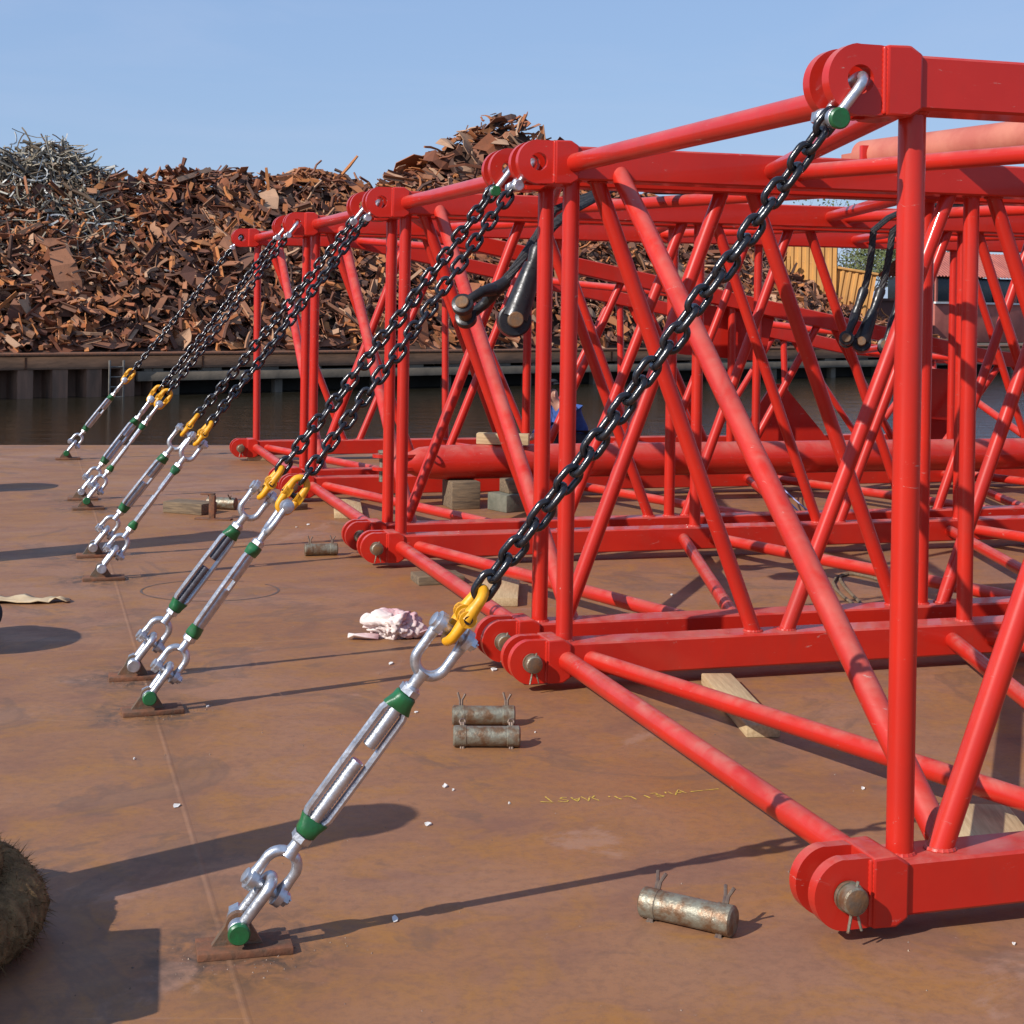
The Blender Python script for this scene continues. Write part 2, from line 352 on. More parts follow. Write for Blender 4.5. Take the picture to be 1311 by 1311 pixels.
lad = empty('quay_ladder', q(1.05, -.16, -1.35), QROT); tag(lad, 'small grey steel ladder hanging on the quay wall above the water', 'ladder')
for s in (-.2, .2):
    m = MB(); m.bbox((s, 0, .53), (.05, .05, 1.16), .008); m.build('rail', M['ladder'], lad)
for i in range(4):
    m = MB(); m.cyl((-.19, 0, .12+.27*i), (.19, 0, .12+.27*i), .02, 8); m.build('rung', M['ladder'], lad)

# ------------------------------------------------------------------ scrap heaps
def interp(tab, t):
    if t <= tab[0][0]: return tab[0][1]
    for (a, ha), (b, hb) in zip(tab, tab[1:]):
        if t <= b: return ha + (hb-ha)*(t-a)/(b-a)
    return tab[-1][1]
MAIN = [(-30, 3.6), (-12, 4.2), (-4, 4.6), (0, 4.75), (3.7, 5.0), (5, 5.25), (6.35, 5.6), (7.75, 5.5), (8.9, 5.4), (10.7, 5.6), (11.9, 5.65), (13.2, 5.45), (15.8, 5.6), (20.9, 6.0), (24.8, 5.8), (29.1, 5.2), (31.9, 4.2), (35.3, 2.8), (37.9, 1.1), (39.5, .05)]
PEAK = [(13.0, 1.5), (16.1, 5.85), (17.35, 6.5), (18.6, 7.3), (19.7, 8.1), (20.9, 8.7), (21.6, 8.95), (22.8, 8.8), (24.1, 8.2), (25.7, 7.4), (28.4, 6.2), (33, 2.0)]
GREY = [(-14, 2), (-8, 4.0), (-3, 4.6), (-.75, 5.1), (.17, 5.7), (1.13, 6.0), (2.1, 6.15), (2.6, 5.9), (3.26, 5.5), (4.2, 4.9), (5.5, 3.5)]
def h_main(t, d):
    x = (d-.75)/5.3
    if x <= 0: return -.08
    H = interp(MAIN, t)*(1 + .06*noise.noise(Vector((t*.5, d*.5, 3))))
    return H*min(1, x)**.82 if x < 1 else H*(1 - .10*(x-1)) if x < 4 else H*.7*max(0, 1-(x-4)*.4)
def h_bump(tab, d0, d1, d2):
    def h(t, d):
        x = (d-d0)/(d1-d0); H = interp(tab, t)
        if x <= 0: return -.1
        y = min(1, x)**.9 if x < 1 else max(0, 1-(d-d1)/d2)
        return H*y
    return h
h_peak = h_bump(PEAK, 3.2, 10, 9); h_grey = h_bump(GREY, 1.6, 6.5, 8)

def mound(name, h, t0, t1, d0, d1, drop):
    m = MB(); nx, ny = 90, 22; vs = []
    for i in range(nx+1):
        for j in range(ny+1):
            t = t0+(t1-t0)*i/nx; d = d0+(d1-d0)*j/ny
            z = max(-.08, h(t, d)-drop + .18*noise.noise(Vector((t*1.3, d*1.3, 0))))
            vs.append(q(t, d, z))
    m.add(vs, [(i*(ny+1)+j, (i+1)*(ny+1)+j, (i+1)*(ny+1)+j+1, i*(ny+1)+j+1) for i in range(nx) for j in range(ny)])
    return m

def piece(rng, kind, s):
    """one piece of scrap: local vertices and faces"""
    m = MB()
    if kind == 'plate':
        a, b = s*rng.uniform(.5, 1), s*rng.uniform(.22, .6); th = rng.uniform(.012, .035); ns = 3
        bend = rng.uniform(-1.1, 1.1); tw = rng.uniform(-.6, .6); vs = []
        x = z = 0; ang = -bend/2
        wid = [b*rng.uniform(.45, 1.1) for _ in range(ns+1)]; sh = [b*rng.uniform(-.25, .25) for _ in range(ns+1)]
        rows = []
        for i in range(ns+1):
            rows.append((x, z, ang)); x += a/ns*math.cos(ang); z += a/ns*math.sin(ang); ang += bend/ns
        for i, (x, z, an) in enumerate(rows):
            nx_, nz_ = -math.sin(an)*th, math.cos(an)*th; dz = tw*wid[i]*i/ns*.5
            for y, w_ in ((sh[i]-wid[i]/2, -dz), (sh[i]+wid[i]/2, dz)):
                vs += [(x-a/2, y, z+w_), (x-a/2+nx_, y, z+nz_+w_)]
        fs = []
        for i in range(ns):
            o = 4*i; fs += [(o, o+2, o+6, o+4), (o+1, o+5, o+7, o+3), (o, o+4, o+5, o+1), (o+2, o+3, o+7, o+6)]
        fs += [(0, 1, 3, 2), (4*ns, 4*ns+2, 4*ns+3, 4*ns+1)]
        m.add(vs, fs)
    elif kind == 'strip':
        L = s*rng.uniform(.8, 1.6); w = rng.uniform(.03, .09); k = 4; p = Vector((-L/2, 0, 0)); path = []; dirv = Vector((1, 0, 0))
        for i in range(k+1):
            path.append(p.copy()); dirv = (dirv + Vector((0, rng.uniform(-.45, .45), rng.uniform(-.45, .45)))).normalized(); p = p + dirv*L/k
        m.tube(path, [w*rng.uniform(.6, 1) for _ in path], 4)
    elif kind == 'angle':
        L = s*rng.uniform(.9, 1.7); w = rng.uniform(.07, .16); th = w*.16
        m.box((0, w/2, 0), (L, w, th)); m.box((0, th/2, w/2), (L, th, w))
    elif kind == 'beam':
        L = s*rng.uniform(.9, 1.5); w = rng.uniform(.10, .2); th = w*.13
        m.box((0, 0, w/2), (L, w, th)); m.box((0, 0, -w/2), (L, w, th)); m.box((0, 0, 0), (L, th, w-th))
    elif kind == 'pipe':
        L = s*rng.uniform(.6, 1.3); r_ = rng.uniform(.04, .13)
        m.tube([(-L/2, 0, 0), (L/2, 0, 0)], r_, 8, cap=False); m.tube([(L/2, 0, 0), (-L/2, 0, 0)], r_*.85, 8, cap=False)
    elif kind == 'wire':
        L = s*rng.uniform(1, 2.2); k = 6; p = Vector((-L/2, 0, 0)); path = []; dirv = Vector((1, 0, 0)); cu = Vector((0, rng.uniform(-.6, .6), rng.uniform(-.25, .25)))
        for i in range(k+1):
            path.append(p.copy()); dirv = (dirv + cu + Vector((0, rng.uniform(-.3, .3), rng.uniform(-.3, .3)))).normalized(); p = p + dirv*L/k
        m.tube(path, rng.uniform(.012, .032), 3, cap=False)
    return m
def rand_rot(rng, slope, sd=.5):
    e = Matrix.Rotation(rng.uniform(0, 2*PI), 3, 'Z'); tilt = Matrix.Rotation(rng.gauss(0, sd), 3, 'Y') @ Matrix.Rotation(rng.gauss(0, sd), 3, 'X')
    sl = Matrix.Rotation(slope, 3, 'X')
    return Matrix.Rotation(QROT, 3, 'Z') @ sl @ tilt @ e
def heap(name, h, n, t0, t1, d0, d1, kinds, size, mat, label, seed, drop=.45):
    rng = random.Random(seed); m = mound(name, h, t0, t1, d0, d1+6, drop)
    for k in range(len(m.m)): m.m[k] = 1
    cnt = 0
    while cnt < n:
        t, d = rng.uniform(t0, t1), rng.uniform(d0, d1); z = h(t, d)
        if z < 0: continue
        slope = math.atan2(h(t, d+.4)-h(t, d-.4), .8)
        kind = rng.choice(kinds); s = size*math.exp(rng.gauss(0, .42))
        near_top = slope < .35; pm = piece(rng, kind, s*(.7 if near_top else 1)); near_top = slope < .35; Rm = rand_rot(rng, slope*.85, .22 if near_top or kind == 'wire' else .45); s *= .75 if near_top else 1; c = q(t, d, z + rng.uniform(-.28, .14))
        m.add([c + Rm @ p for p in pm.v], pm.f, 0); cnt += 1
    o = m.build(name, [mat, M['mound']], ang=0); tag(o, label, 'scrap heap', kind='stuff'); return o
K1 = ['plate']*10 + ['strip']*6 + ['angle']*3 + ['beam']*1 + ['pipe']*1
heap('rusty_scrap_heap', h_main, 13500, -9, 39.5, .65, 7.4, K1, .54, M['scrap'], 'long brown heap of rusty steel scrap along the top of the quay', 11)
heap('peaked_scrap_heap', h_peak, 2600, 13.5, 33, 3.6, 11.5, ['plate']*8 + ['strip']*4 + ['angle']*2, .85, M['scrap'], 'taller peaked heap of brown scrap plates behind the long heap', 12)
heap('grey_wire_heap', h_grey, 7600, -12, 4.4, 3.0, 7.2, ['wire']*8 + ['strip']*2, .42, M['wirescrap'], 'grey heap of tangled wire and steel strip at the far left', 13)

# the largest single pieces lying on the heaps
rng = random.Random(5)
spec = [('plate', 'scrap_plate', 'large rusty steel plate lying on the brown scrap heap', 'scrap plate', 'large plates on the scrap heap', 34, 1.5),
        ('beam', 'scrap_beam', 'long rusty steel beam lying on the brown scrap heap', 'scrap beam', 'beams on the scrap heap', 14, 1.7),
        ('pipe', 'scrap_pipe', 'rusty pipe offcut sticking out of the brown scrap heap', 'scrap pipe', 'pipes on the scrap heap', 7, 1.3)]
for kind, nm, lb, cat, grp, n, sz in spec:
    i = 0
    while i < n:
        t, d = rng.uniform(-5, 33), rng.uniform(1.2, 4.6); z = h_main(t, d)
        slope = math.atan2(h_main(t, d+.4)-h_main(t, d-.4), .8)
        pm = piece(rng, kind, sz*rng.uniform(.7, 1.1)); o = pm.build(nm, M['scrap'], ang=0)
        o.matrix_world = Matrix.Translation(q(t, d, z+.12)) @ rand_rot(rng, slope, .28).to_4x4()
        tag(o, lb, cat, grp); i += 1

# ------------------------------------------------------------------ far yard: containers, cab, skip, trees
def corr_box(name, mat, t, d, z, L, D, H, rz=0, tilt=0, per=.22, roof=None, parent=None):
    """box with corrugated sides, front at y=0 facing the water"""
    o = parent or empty(name, q(t, d, z), QROT + rz)
    if tilt: o.rotation_euler = (0, tilt, QROT + rz)
    m = MB(); prof = []; n = int(L/per); amp = .06
    for i in range(n):
        x = L*i/n; w = L/n
        prof += [(x, 0), (x+.35*w, 0), (x+.5*w, amp), (x+.85*w, amp)]
    prof += [(L, 0)]; k = len(prof)
    m.add([(p[0], p[1], 0) for p in prof] + [(p[0], p[1], H) for p in prof], [(i, i+1, i+1+k, i+k) for i in range(k-1)])
    prof = []
    n = int(D/per)
    for i in range(n):
        y = D*i/n; w = D/n; prof += [(0, y), (0, y+.35*w), (amp, y+.5*w), (amp, y+.85*w)]
    prof += [(0, D)]; k = len(prof)
    for xx, sg in ((0, 1), (L, -1)):
        m.add([(xx+sg*p[0], p[1], 0) for p in prof] + [(xx+sg*p[0], p[1], H) for p in prof], [(i, i+1, i+1+k, i+k) for i in range(k-1)])
    m.add([(0, D, 0), (L, D, 0), (L, D, H), (0, D, H)], [(0, 1, 2, 3)])
    m.build('corrugated_side', mat, o, 20)
    m = MB(); m.bbox((L/2, D/2, H+.05), (L+.14, D+.14, .10), .02); m.build('roof', roof or mat, o)
    return o
o = corr_box('container', M['ycont'], 32.2, 4.6, 1.1, 3.6, 2.4, 2.3, R(-50), R(9), .26); tag(o, 'yellow corrugated container tilted down against the scrap heap', 'container')
o = corr_box('container', M['ycont'], 29.6, 7.5, 0.0, 6.2, 3, 4.2, R(-50), 0, .3); tag(o, 'upright yellow corrugated shed wall behind the tilted yellow container', 'shed')
m = MB(); sk = empty('waste_skip', q(38.0, 4, -.08), QROT); tag(sk, 'brown steel waste skip on the quay beside the yellow container', 'skip')
m.prism([(0, .1), (3.0, .1), (3.4, 1.9), (-.4, 1.9)], 0, 1.8); m.build('body', M['brownskip'], sk)
m = MB(); m.box((1.5, -.04, 1.92), (3.9, .12, .1)); m.box((1.5, 1.84, 1.92), (3.9, .12, .1)); m.build('rim', M['brownskip'], sk)
cab = empty('site_hut', q(43.0, 5, -.08), QROT - R(4)); tag(cab, 'red site hut with black windows under a corrugated roof', 'hut')
m = MB(); m.bbox((3.5, 1.5, .9), (7, 3, 1.8), .03); m.build('wall', M['rcont'], cab)
m = MB(); m.bbox((3.5, 1.5, 2.4), (6.9, 2.9, 1.2), .03); m.build('window_band', M['glassdark'], cab)
m = MB(); m.box((3.5, -.03, 1.83), (7.1, .14, .09)); m.build('sill', M['chip'], cab)
for i in range(6):
    m = MB(); m.box((.05+1.38*i, -.01, 2.4), (.12, .1, 1.2)); m.build('mullion', M['rcont'], cab)
m = MB(); n = 34; prof = []
for i in range(n):
    x = -.3 + 7.6*i/n; w = 7.6/n; prof += [(x, 0), (x+.4*w, 0), (x+.5*w, .05), (x+.9*w, .05)]
k = len(prof)
m.add([(p[0], -.35, 3.02+p[1]) for p in prof] + [(p[0], 1.6, 4.2+p[1]) for p in prof], [(i, i+1, i+1+k, i+k) for i in range(k-1)])
m.add([(p[0], 1.6, 4.2+p[1]) for p in prof] + [(p[0], 3.4, 3.02+p[1]) for p in prof], [(i, i+1, i+1+k, i+k) for i in range(k-1)])
m.build('roof', M['rcont'], cab, 20)

def tree(name, H, seed, leaves):
    rng = random.Random(seed); tr = MB(); lf = MB()
    def leafs(p, n, sp):
        for _ in range(n):
            c = p + Vector((rng.gauss(0, sp), rng.gauss(0, sp), rng.gauss(0, sp*.8))); s = rng.uniform(.05, .13)
            a = Vector((rng.uniform(-1, 1), rng.uniform(-1, 1), rng.uniform(-1, 1))).normalized(); b = a.orthogonal().normalized()
            lf.add([c-a*s, c+b*s*.6, c+a*s, c-b*s*.6], [(0, 1, 2, 3)])
    def grow(p, d, L, r, dep):
        k = 4; path = [p]; rad = [r]
        for i in range(k):
            d = (d + Vector((rng.gauss(0, .13), rng.gauss(0, .13), rng.gauss(.03, .09)))).normalized(); p = p + d*L/k; path.append(p); rad.append(r*(1-.45*(i+1)/k))
        tr.tube(path, rad, 7 if dep < 2 else 4, cap=False)
        if dep >= 3 and leaves: leafs(p, leaves, .35)
        if dep < 5:
            for j in range(rng.choice((2, 3)) if dep else 4):
                i = rng.randint(2, k); dd = (d + Vector((rng.gauss(0, .6), rng.gauss(0, .6), rng.gauss(.1, .35)))).normalized()
                grow(path[i], dd, L*rng.uniform(.58, .8), rad[i]*rng.uniform(.55, .75), dep+1)
    grow(Vector((0, 0, 0)), Vector((0, 0, 1)), H*.34, H*.02, 0)
    o = empty(name, (0, 0, 0)); tr.build('trunk', M['bark'], o); lf.build('crown', M['leaf'], o, 0)
    return o
ta = tree('bare_tree', 12, 1, 2); tb = tree('bushy_tree', 8, 4, 9)
spots = [(ta, 61.5, 27, 1.0, 'tall bare grey tree rising above the boom sections'), (tb, 58.5, 22, 1.0, 'green bushy tree nearest the red site hut'), (ta, 66, 30, .7, 'bare tree between the two green bushy trees'),
         (tb, 70, 26, 1.1, 'green bushy tree beyond the bare trees'), (tb, 53.5, 24, .8, 'small bushy tree behind the brown skip'), (tb, 80, 36, 1.2, 'farthest bushy tree at the right edge of the yard')]
used = set()
for src, t, d, s, lb in spots:
    o = src if src.name not in used else copy_tree(src)
    used.add(src.name); o.location = q(t, d, -.1); o.scale = (s, s, s); o.rotation_euler = (0, 0, t); tag(o, lb, 'tree', 'trees beyond the quay')

# ------------------------------------------------------------------ boom sections
W, HT, LEN = 2.56, 2.0, 7.74
RP, RDIAG, REND, RLACE = 0.0345, 0.033, 0.038, 0.0335
def rrect(w, h, b=.007):
    out = []
    for cx_, cy_, a0 in ((w/2-b, h/2-b, 0), (-w/2+b, h/2-b, 90), (-w/2+b, -h/2+b, 180), (w/2-b, -h/2+b, 270)):
        for k in range(2): g_ = R(a0+90*k); out.append((cx_+b*math.cos(g_), cy_+b*math.sin(g_)))
    return out
def lug_outline(Rr, xe, hh, n=44):
    out = []
    for i in range(n):
        g_ = 2*PI*i/n; c, s = math.cos(g_), math.sin(g_)
        if c <= 0: out.append((Rr*c, Rr*s))
        else:
            k = min(xe/c if c > 1e-6 else 1e9, hh/abs(s) if abs(s) > 1e-6 else 1e9); out.append((k*c, k*s))
    return out
def make_chord(parent, y, path, pinned):
    pr = rrect(.14, .135); m = MB(); k = len(pr); vs = []
    for (x, z) in path: vs += [(x, y+p[0], z+p[1]) for p in pr]
    fs = [(i*k+j, i*k+(j+1) % k, (i+1)*k+(j+1) % k, (i+1)*k+j) for i in range(len(path)-1) for j in range(k)]
    fs += [tuple(range(k-1, -1, -1)), tuple((len(path)-1)*k+j for j in range(k))]
    m.add(vs, fs)
    z0, z1 = path[0][1], path[-1][1]
    ch = m.build('chord', M['red'], parent, 25)
    m = MB()
    pts = [(.066, -.087), (.132, -.089), (.166, -.068), (.166, .068), (.132, .089), (.066, .087)]
    m.prism([(a_, b_+z0) for a_, b_ in pts], y-.080, y+.080)
    bm = bmesh.new(); me = m.mesh('tmp', M['red'], 0); bm.from_mesh(me); bmesh.ops.bevel(bm, geom=bm.edges[:], offset=.007, segments=2, affect='EDGES', profile=.5)
    bm.to_mesh(me); bm.free(); me.name = 'end_block'; me.polygons.foreach_set('use_smooth', [True]*len(me.polygons)); me.set_sharp_from_angle(angle=R(22))
    link_mesh('end_block', me, ch)
    for yy in (-.050, .050):                                        # weld beads where the fork plates meet the block
        m = MB(); e_ = yy*1.35
        m.tube([(.0655, y+e_, z0-.082+.164*k_/26) for k_ in range(27)], [.0065+.0022*(k_ % 2) for k_ in range(27)], 8); m.build('weld_bead', M['red'], ch, 60)
    for yy in (-.050, .050):                                        # two plates of the fork
        m = MB(); m.ringplate(lug_outline(.088, .072, .086), .036, y+yy-.0175, y+yy+.0175)
        m.v = [Vector((p.x, p.y, p.z+z0)) for p in m.v]; m.build('lug_plate', M['red'], ch, 40)
    m = MB(); m.ringplate([(-a_, b_) for a_, b_ in lug_outline(.088, .16, .075)], .036, y-.03, y+.03)
    m.v = [Vector((p.x+LEN, p.y, p.z+z1)) for p in m.v]; m.build('tongue_plate', M['red'], ch, 40)
    if pinned:
        m = MB(); m.cyl((0, y-.118, z0), (0, y+.095, z0), .0345, 24, .004); m.tube([(0, y-.074, z0), (0, y-.084, z0)], .0385, 24)
        m.tube([(.012, y-.100, z0+.044), (.0, y-.100, z0), (-.008, y-.100, z0-.05), (-.016, y-.104, z0-.078)], .004, 6)
        m.tube([(.012, y-.100, z0-.04), (.022, y-.102, z0-.076)], .0035, 6)
        m.tube([(0, y-.1182, z0), (0, y-.119, z0)], [.0300, .0285], 20, mi=1); m.build('pin', [M['pin'], M['pinend']], ch)
    return ch
def tube_obj(name, parent, p0, p1, r, weld=None):
    m = MB(); m.tube([p0, p1], r, 20)
    p0, p1 = Vector(p0), Vector(p1)
    if weld:
        d = (p1-p0).normalized()
        for pz in weld:
            if abs(d.z) > .2:
                t0_ = (pz-p0.z)/d.z; c = p0+d*t0_; sg = 1 if pz < 1 else -1
                # a lumpy ring of weld lying in the plane of the chord face
                rg_ = []; kx = d.x/max(abs(d.z), .2); ky = d.y/max(abs(d.z), .2)
                sx_ = math.sqrt(1+kx*kx)*r; sy_ = math.sqrt(1+ky*ky)*r
                m.tube([c + Vector((sx_*math.cos(a_), sy_*math.sin(a_), .002*sg)) for a_ in [2*PI*k/36 for k in range(36)]], [.0060+.0020*(k % 2) for k in range(36)], 6, closed=True)
    return m.build(name, M['red'], parent)
def make_section(zt, lean=0.0):
    root = empty('boom_section', boom_pt(0, 0, 0), PSI)
    B = PINZ
    def T(x): return PINZ + zt(x)
    xs = [.145, 1.08] + [1.08 + (LEN-.25-1.08)*k/6 for k in range(1, 7)]
    make_chord(root, 0, [(x, B) for x in (.145, LEN-.13)], True); make_chord(root, W, [(x, B) for x in (.145, LEN-.13)], True)
    make_chord(root, lean*0, [(x, T(x)) for x in xs], False); make_chord(root, W+lean, [(x, T(x)) for x in xs], False)
    P2 = 1.86; posts = [.150 + P2*k for k in range(5)]
    for yb, yt in ((0, 0), (W, W+lean)):
        for x in posts:
            x = min(x, LEN-.2)
            dx = .034 if yb == 0 else .010
            tube_obj('post', root, (x+dx, yb, B), (x+dx, yt, T(x)), RP, (B+.066, T(x)-.066))
    for k in range(4):
        xa, xm, xb = .15+P2*k, .15+P2*(k+.5), .15+P2*(k+1)
        for y, up in ((0, False), (W, True)):
            za, zm = (T, lambda x: B) if up else ((lambda x: B), T)
            yt = y + (lean if y else 0)
            tube_obj('diagonal_tube', root, (xa+(.095 if up else .125), yt if up else y, za(xa+.095)), (xm-.052, y if up else yt, zm(xm)), RDIAG, (B+.0675, zm(xm)-.0675, za(xa)-.0675)[:1] if not up else (B+.0675, T(xa)-.0675))
            tube_obj('diagonal_tube', root, (xm+.052, y if up else yt, zm(xm)), (xb-.08, yt if up else y, za(xb-.08)), RDIAG, (B+.066,))
        xe = min(xb-.07, LEN-.2)
        tube_obj('lacing_tube', root, (xa+.085, W, B), (xm-.05, 0, B), RLACE); tube_obj('lacing_tube', root, (xm+.05, 0, B), (xe, W, B), RLACE)
        tube_obj('lacing_tube', root, (xa+.095, 0, T(xa)), (xm-.04, W+lean, T(xm)), RLACE); tube_obj('lacing_tube', root, (xm+.045, W+lean, T(xm)), (xe, 0, T(xe)), RLACE)
    for x in (.15, LEN-.2):
        tube_obj('cross_tube', root, (x, 0, B), (x, W, B), REND); tube_obj('cross_tube', root, (x, 0, T(x)), (x, W+lean, T(x)), REND)
    tube_obj('cross_brace', root, (.35, W+lean, T(.35)), (.35, 0, B), .037); tube_obj('cross_brace', root, (7.3, W+lean, T(7.3)), (7.3, 0, B), .037)
    return root
GB = 'boom sections lying in a row on the deck'
s1 = make_section(lambda x: HT)
tag(s1, 'red lattice boom section nearest the camera, first of the row', 'boom section', GB)
for row, lb in ((ROWS[2], 'red lattice boom section with black rope sockets hanging inside, second of the row'), (ROWS[4], 'red lattice boom section with a thick red strut lying inside, third of the row')):
    o = copy_tree(s1); o.location = boom_pt(0, row, 0); tag(o, lb, 'boom section', GB)
s4 = make_section(lambda x: HT if x <= 1.08 else max(.9, HT-.188*(x-1.08)), .12)
s4.location = boom_pt(0, ROWS[6], 0); tag(s4, 'tapering red boom section with sloping upper chords, farthest of the row', 'boom section', GB)
for pts, y0_ in (([(3.45, 1.12), (4.25, 1.06), (4.35, 1.46), (3.35, 1.60)], .078), ([(4.0, .19), (5.1, .19), (4.95, .42), (4.55, .85), (4.45, .85)], .30), ([(5.75, .55), (6.5, .50), (6.5, .98), (5.85, 1.0)], .25), ([(5.9, .19), (6.6, .19), (6.5, .8), (6.3, .8)], .5)):
    m = MB(); m.prism(pts, y0_, y0_+.025); m.build('gusset_plate', M['red'], s4)

# ------------------------------------------------------------------ chain lashings
def u_path(hw, z_pin, z_crown, bulge=1.0, n=14, ax=0):
    """U from one leg end to the other; opens at z_pin, crown at z_crown"""
    L = z_crown - z_pin; sg = 1 if L > 0 else -1; Rr = hw*bulge; pts = []
    zc = z_crown - sg*Rr
    pts.append((-hw, z_pin)); pts.append((-(hw+Rr)/2, z_pin+(zc-z_pin)*.45))
    for i in range(n+1):
        g_ = PI*(1 - i/n); pts.append((Rr*math.cos(g_), zc + sg*Rr*math.sin(g_)))
    pts.append(((hw+Rr)/2, z_pin+(zc-z_pin)*.45)); pts.append((hw, z_pin))
    return [Vector((p[0], 0, p[1])) if ax == 0 else Vector((0, p[0], p[1])) for p in pts]
def shackle(name, Mx, hw, z_pin, z_crown, rod, pin_r, head_green, head_side=-1):
    o = empty(name, matrix=Mx)
    m = MB(); m.tube(u_path(hw, z_pin, z_crown, 1.12, ax=1), rod, 12)
    for s in (-1, 1): m.cyl((0, s*(hw-rod*.95), z_pin), (0, s*(hw+rod*.95), z_pin), pin_r*1.75, 18, .003)
    m.build('bow', M['galv'], o)
    m = MB(); m.cyl((0, -hw-rod, z_pin), (0, hw+rod, z_pin), pin_r, 16)
    nut = hw+rod*1.0
    s = head_side
    m.cyl((0, -s*nut, z_pin), (0, -s*(nut+.020), z_pin), pin_r*1.65, 6); m.cyl((0, -s*nut, z_pin), (0, -s*(nut+.026), z_pin), pin_r*.9, 12)
    pn = m.build('pin', M['galv'], o)
    m = MB(); m.cyl((0, s*nut, z_pin), (0, s*(nut+.017), z_pin), pin_r*1.85, 20, .004); m.build('pin_head', M['green'] if head_green else M['galv'], pn)
    return o
def rotz(path, a): 
    Rm = Matrix.Rotation(a, 3, 'Z'); return [Rm @ Vector(p) for p in path]
def jaw(z_pin, z_crown, ang, parent, zneck):
    """forked end fitting of a turnbuckle, its pin across the fork"""
    Rm = Matrix.Rotation(ang, 3, 'Z'); hw = .040; sg = 1 if z_crown > z_pin else -1
    m = MB(); m.tube(rotz(u_path(hw, z_pin, z_crown, 1.02), ang), [.0125]*3 + [.0135]*13 + [.0125]*3, 12)
    for s in (-1, 1):
        pts = [Rm @ Vector((s*(hw-.010), 0, z_pin)), Rm @ Vector((s*(hw-.009), 0, z_pin)), Rm @ Vector((s*(hw+.009), 0, z_pin)), Rm @ Vector((s*(hw+.010), 0, z_pin))]
        m.tube(pts, [.024, .0275, .0275, .024], 20)
        m.tube([Rm @ Vector((s*hw, 0, z_pin)), Rm @ Vector((s*hw*1.02, 0, z_pin+sg*.045))], [.017, .0125], 12)
    m.tube([(0, 0, z_crown-sg*.008), (0, 0, z_crown+sg*.014), (0, 0, zneck)], [.021, .0155, .0150], 16)
    j = m.build('jaw', M['galv'], parent)
    m = MB(); m.tube([Rm @ Vector((-hw-.012, 0, z_pin)), Rm @ Vector((hw+.012, 0, z_pin))], .0125, 14)
    m.tube([Rm @ Vector((-hw-.010, 0, z_pin)), Rm @ Vector((-hw-.019, 0, z_pin)), Rm @ Vector((-hw-.021, 0, z_pin))], [.019, .019, .015], 16)
    m.tube([Rm @ Vector((hw+.010, 0, z_pin)), Rm @ Vector((hw+.024, 0, z_pin))], .018, 6); m.tube([Rm @ Vector((hw+.02, 0, z_pin)), Rm @ Vector((hw+.030, 0, z_pin))], .010, 10)
    m.tube([Rm @ Vector((hw+.027, -.016, z_pin+.01)), Rm @ Vector((hw+.027, .016, z_pin-.012))], .002, 5)
    m.build('bolt', M['galv'], j)
    return j
def turnbuckle(name, Mx, zb, zt, top_ang, body_ang, dark):
    """zb, zt: bottom and top jaw pins along the line"""
    o = empty(name, matrix=Mx); L = zt-zb
    c0, c1 = zb+.156, zt-.185                                    # body ends
    jaw(zb, zb+.100, 0, o, c0-.004); jaw(zt, zt-.125, top_ang, o, c1+.004)
    for z, s in ((c0, -1), (c1, 1)):
        m = MB(); m.tube([(0, 0, z+s*.002), (0, 0, z+s*.018)], .0265, 6); m.tube([(0, 0, z+s*.018), (0, 0, z+s*.024)], [.021, .019], 16); m.build('lock_nut', M['galv'], o)
    Rm = Matrix.Rotation(body_ang, 3, 'Z')
    m = MB()
    for s in (-1, 1):                                              # two flat-sided bars drawn in towards both heads
        path = [(s*.014, c0+.012), (s*.020, c0+.030), (s*.0300, c0+.058), (s*.0310, (c0+c1)/2), (s*.0300, c1-.058), (s*.020, c1-.030), (s*.014, c1-.012)]
        m.tube([Rm @ Vector((p[0], 0, p[1])) for p in path], .0102, 8)
    body = m.build('body', M['galv'], o)
    for z, s in ((c0, 1), (c1, -1)):                               # green painted heads
        m = MB(); vs = []; prs = [(.0, .023, .023), (.004, .0265, .026), (.020, .0280, .026), (.034, .0340, .021), (.044, .0385, .017)]
        for dz, a_, b_ in prs:
            for j in range(16):
                g_ = 2*PI*j/16; cx_ = abs(math.cos(g_))**.7*math.copysign(1, math.cos(g_)); sy_ = abs(math.sin(g_))**.7*math.copysign(1, math.sin(g_))
                vs.append(Rm @ Vector((a_*cx_, b_*sy_, z+s*dz)))
        fs = [(i*16+j, i*16+(j+1) % 16, (i+1)*16+(j+1) % 16, (i+1)*16+j) for i in range(len(prs)-1) for j in range(16)] + [tuple(range(15, -1, -1)), tuple(64+j for j in range(16))]
        m.add(vs, fs); m.build('end_head', M['green'], body, 50)
    for za, zb_, nm in ((c0, c0+L*.285, 0), (c1, c1-L*.205, 1)):    # threaded rods showing between the bars
        m = MB(); n = 44; path = []; rad = []
        for i in range(n+1):
            path.append((0, 0, za+(zb_-za)*i/n)); rad.append(.0175 if i % 2 else .0155)
        m.tube(path, rad, 14); m.build('threaded_rod', M['darkscrew'] if dark else M['galv'], o, 60)
    return o
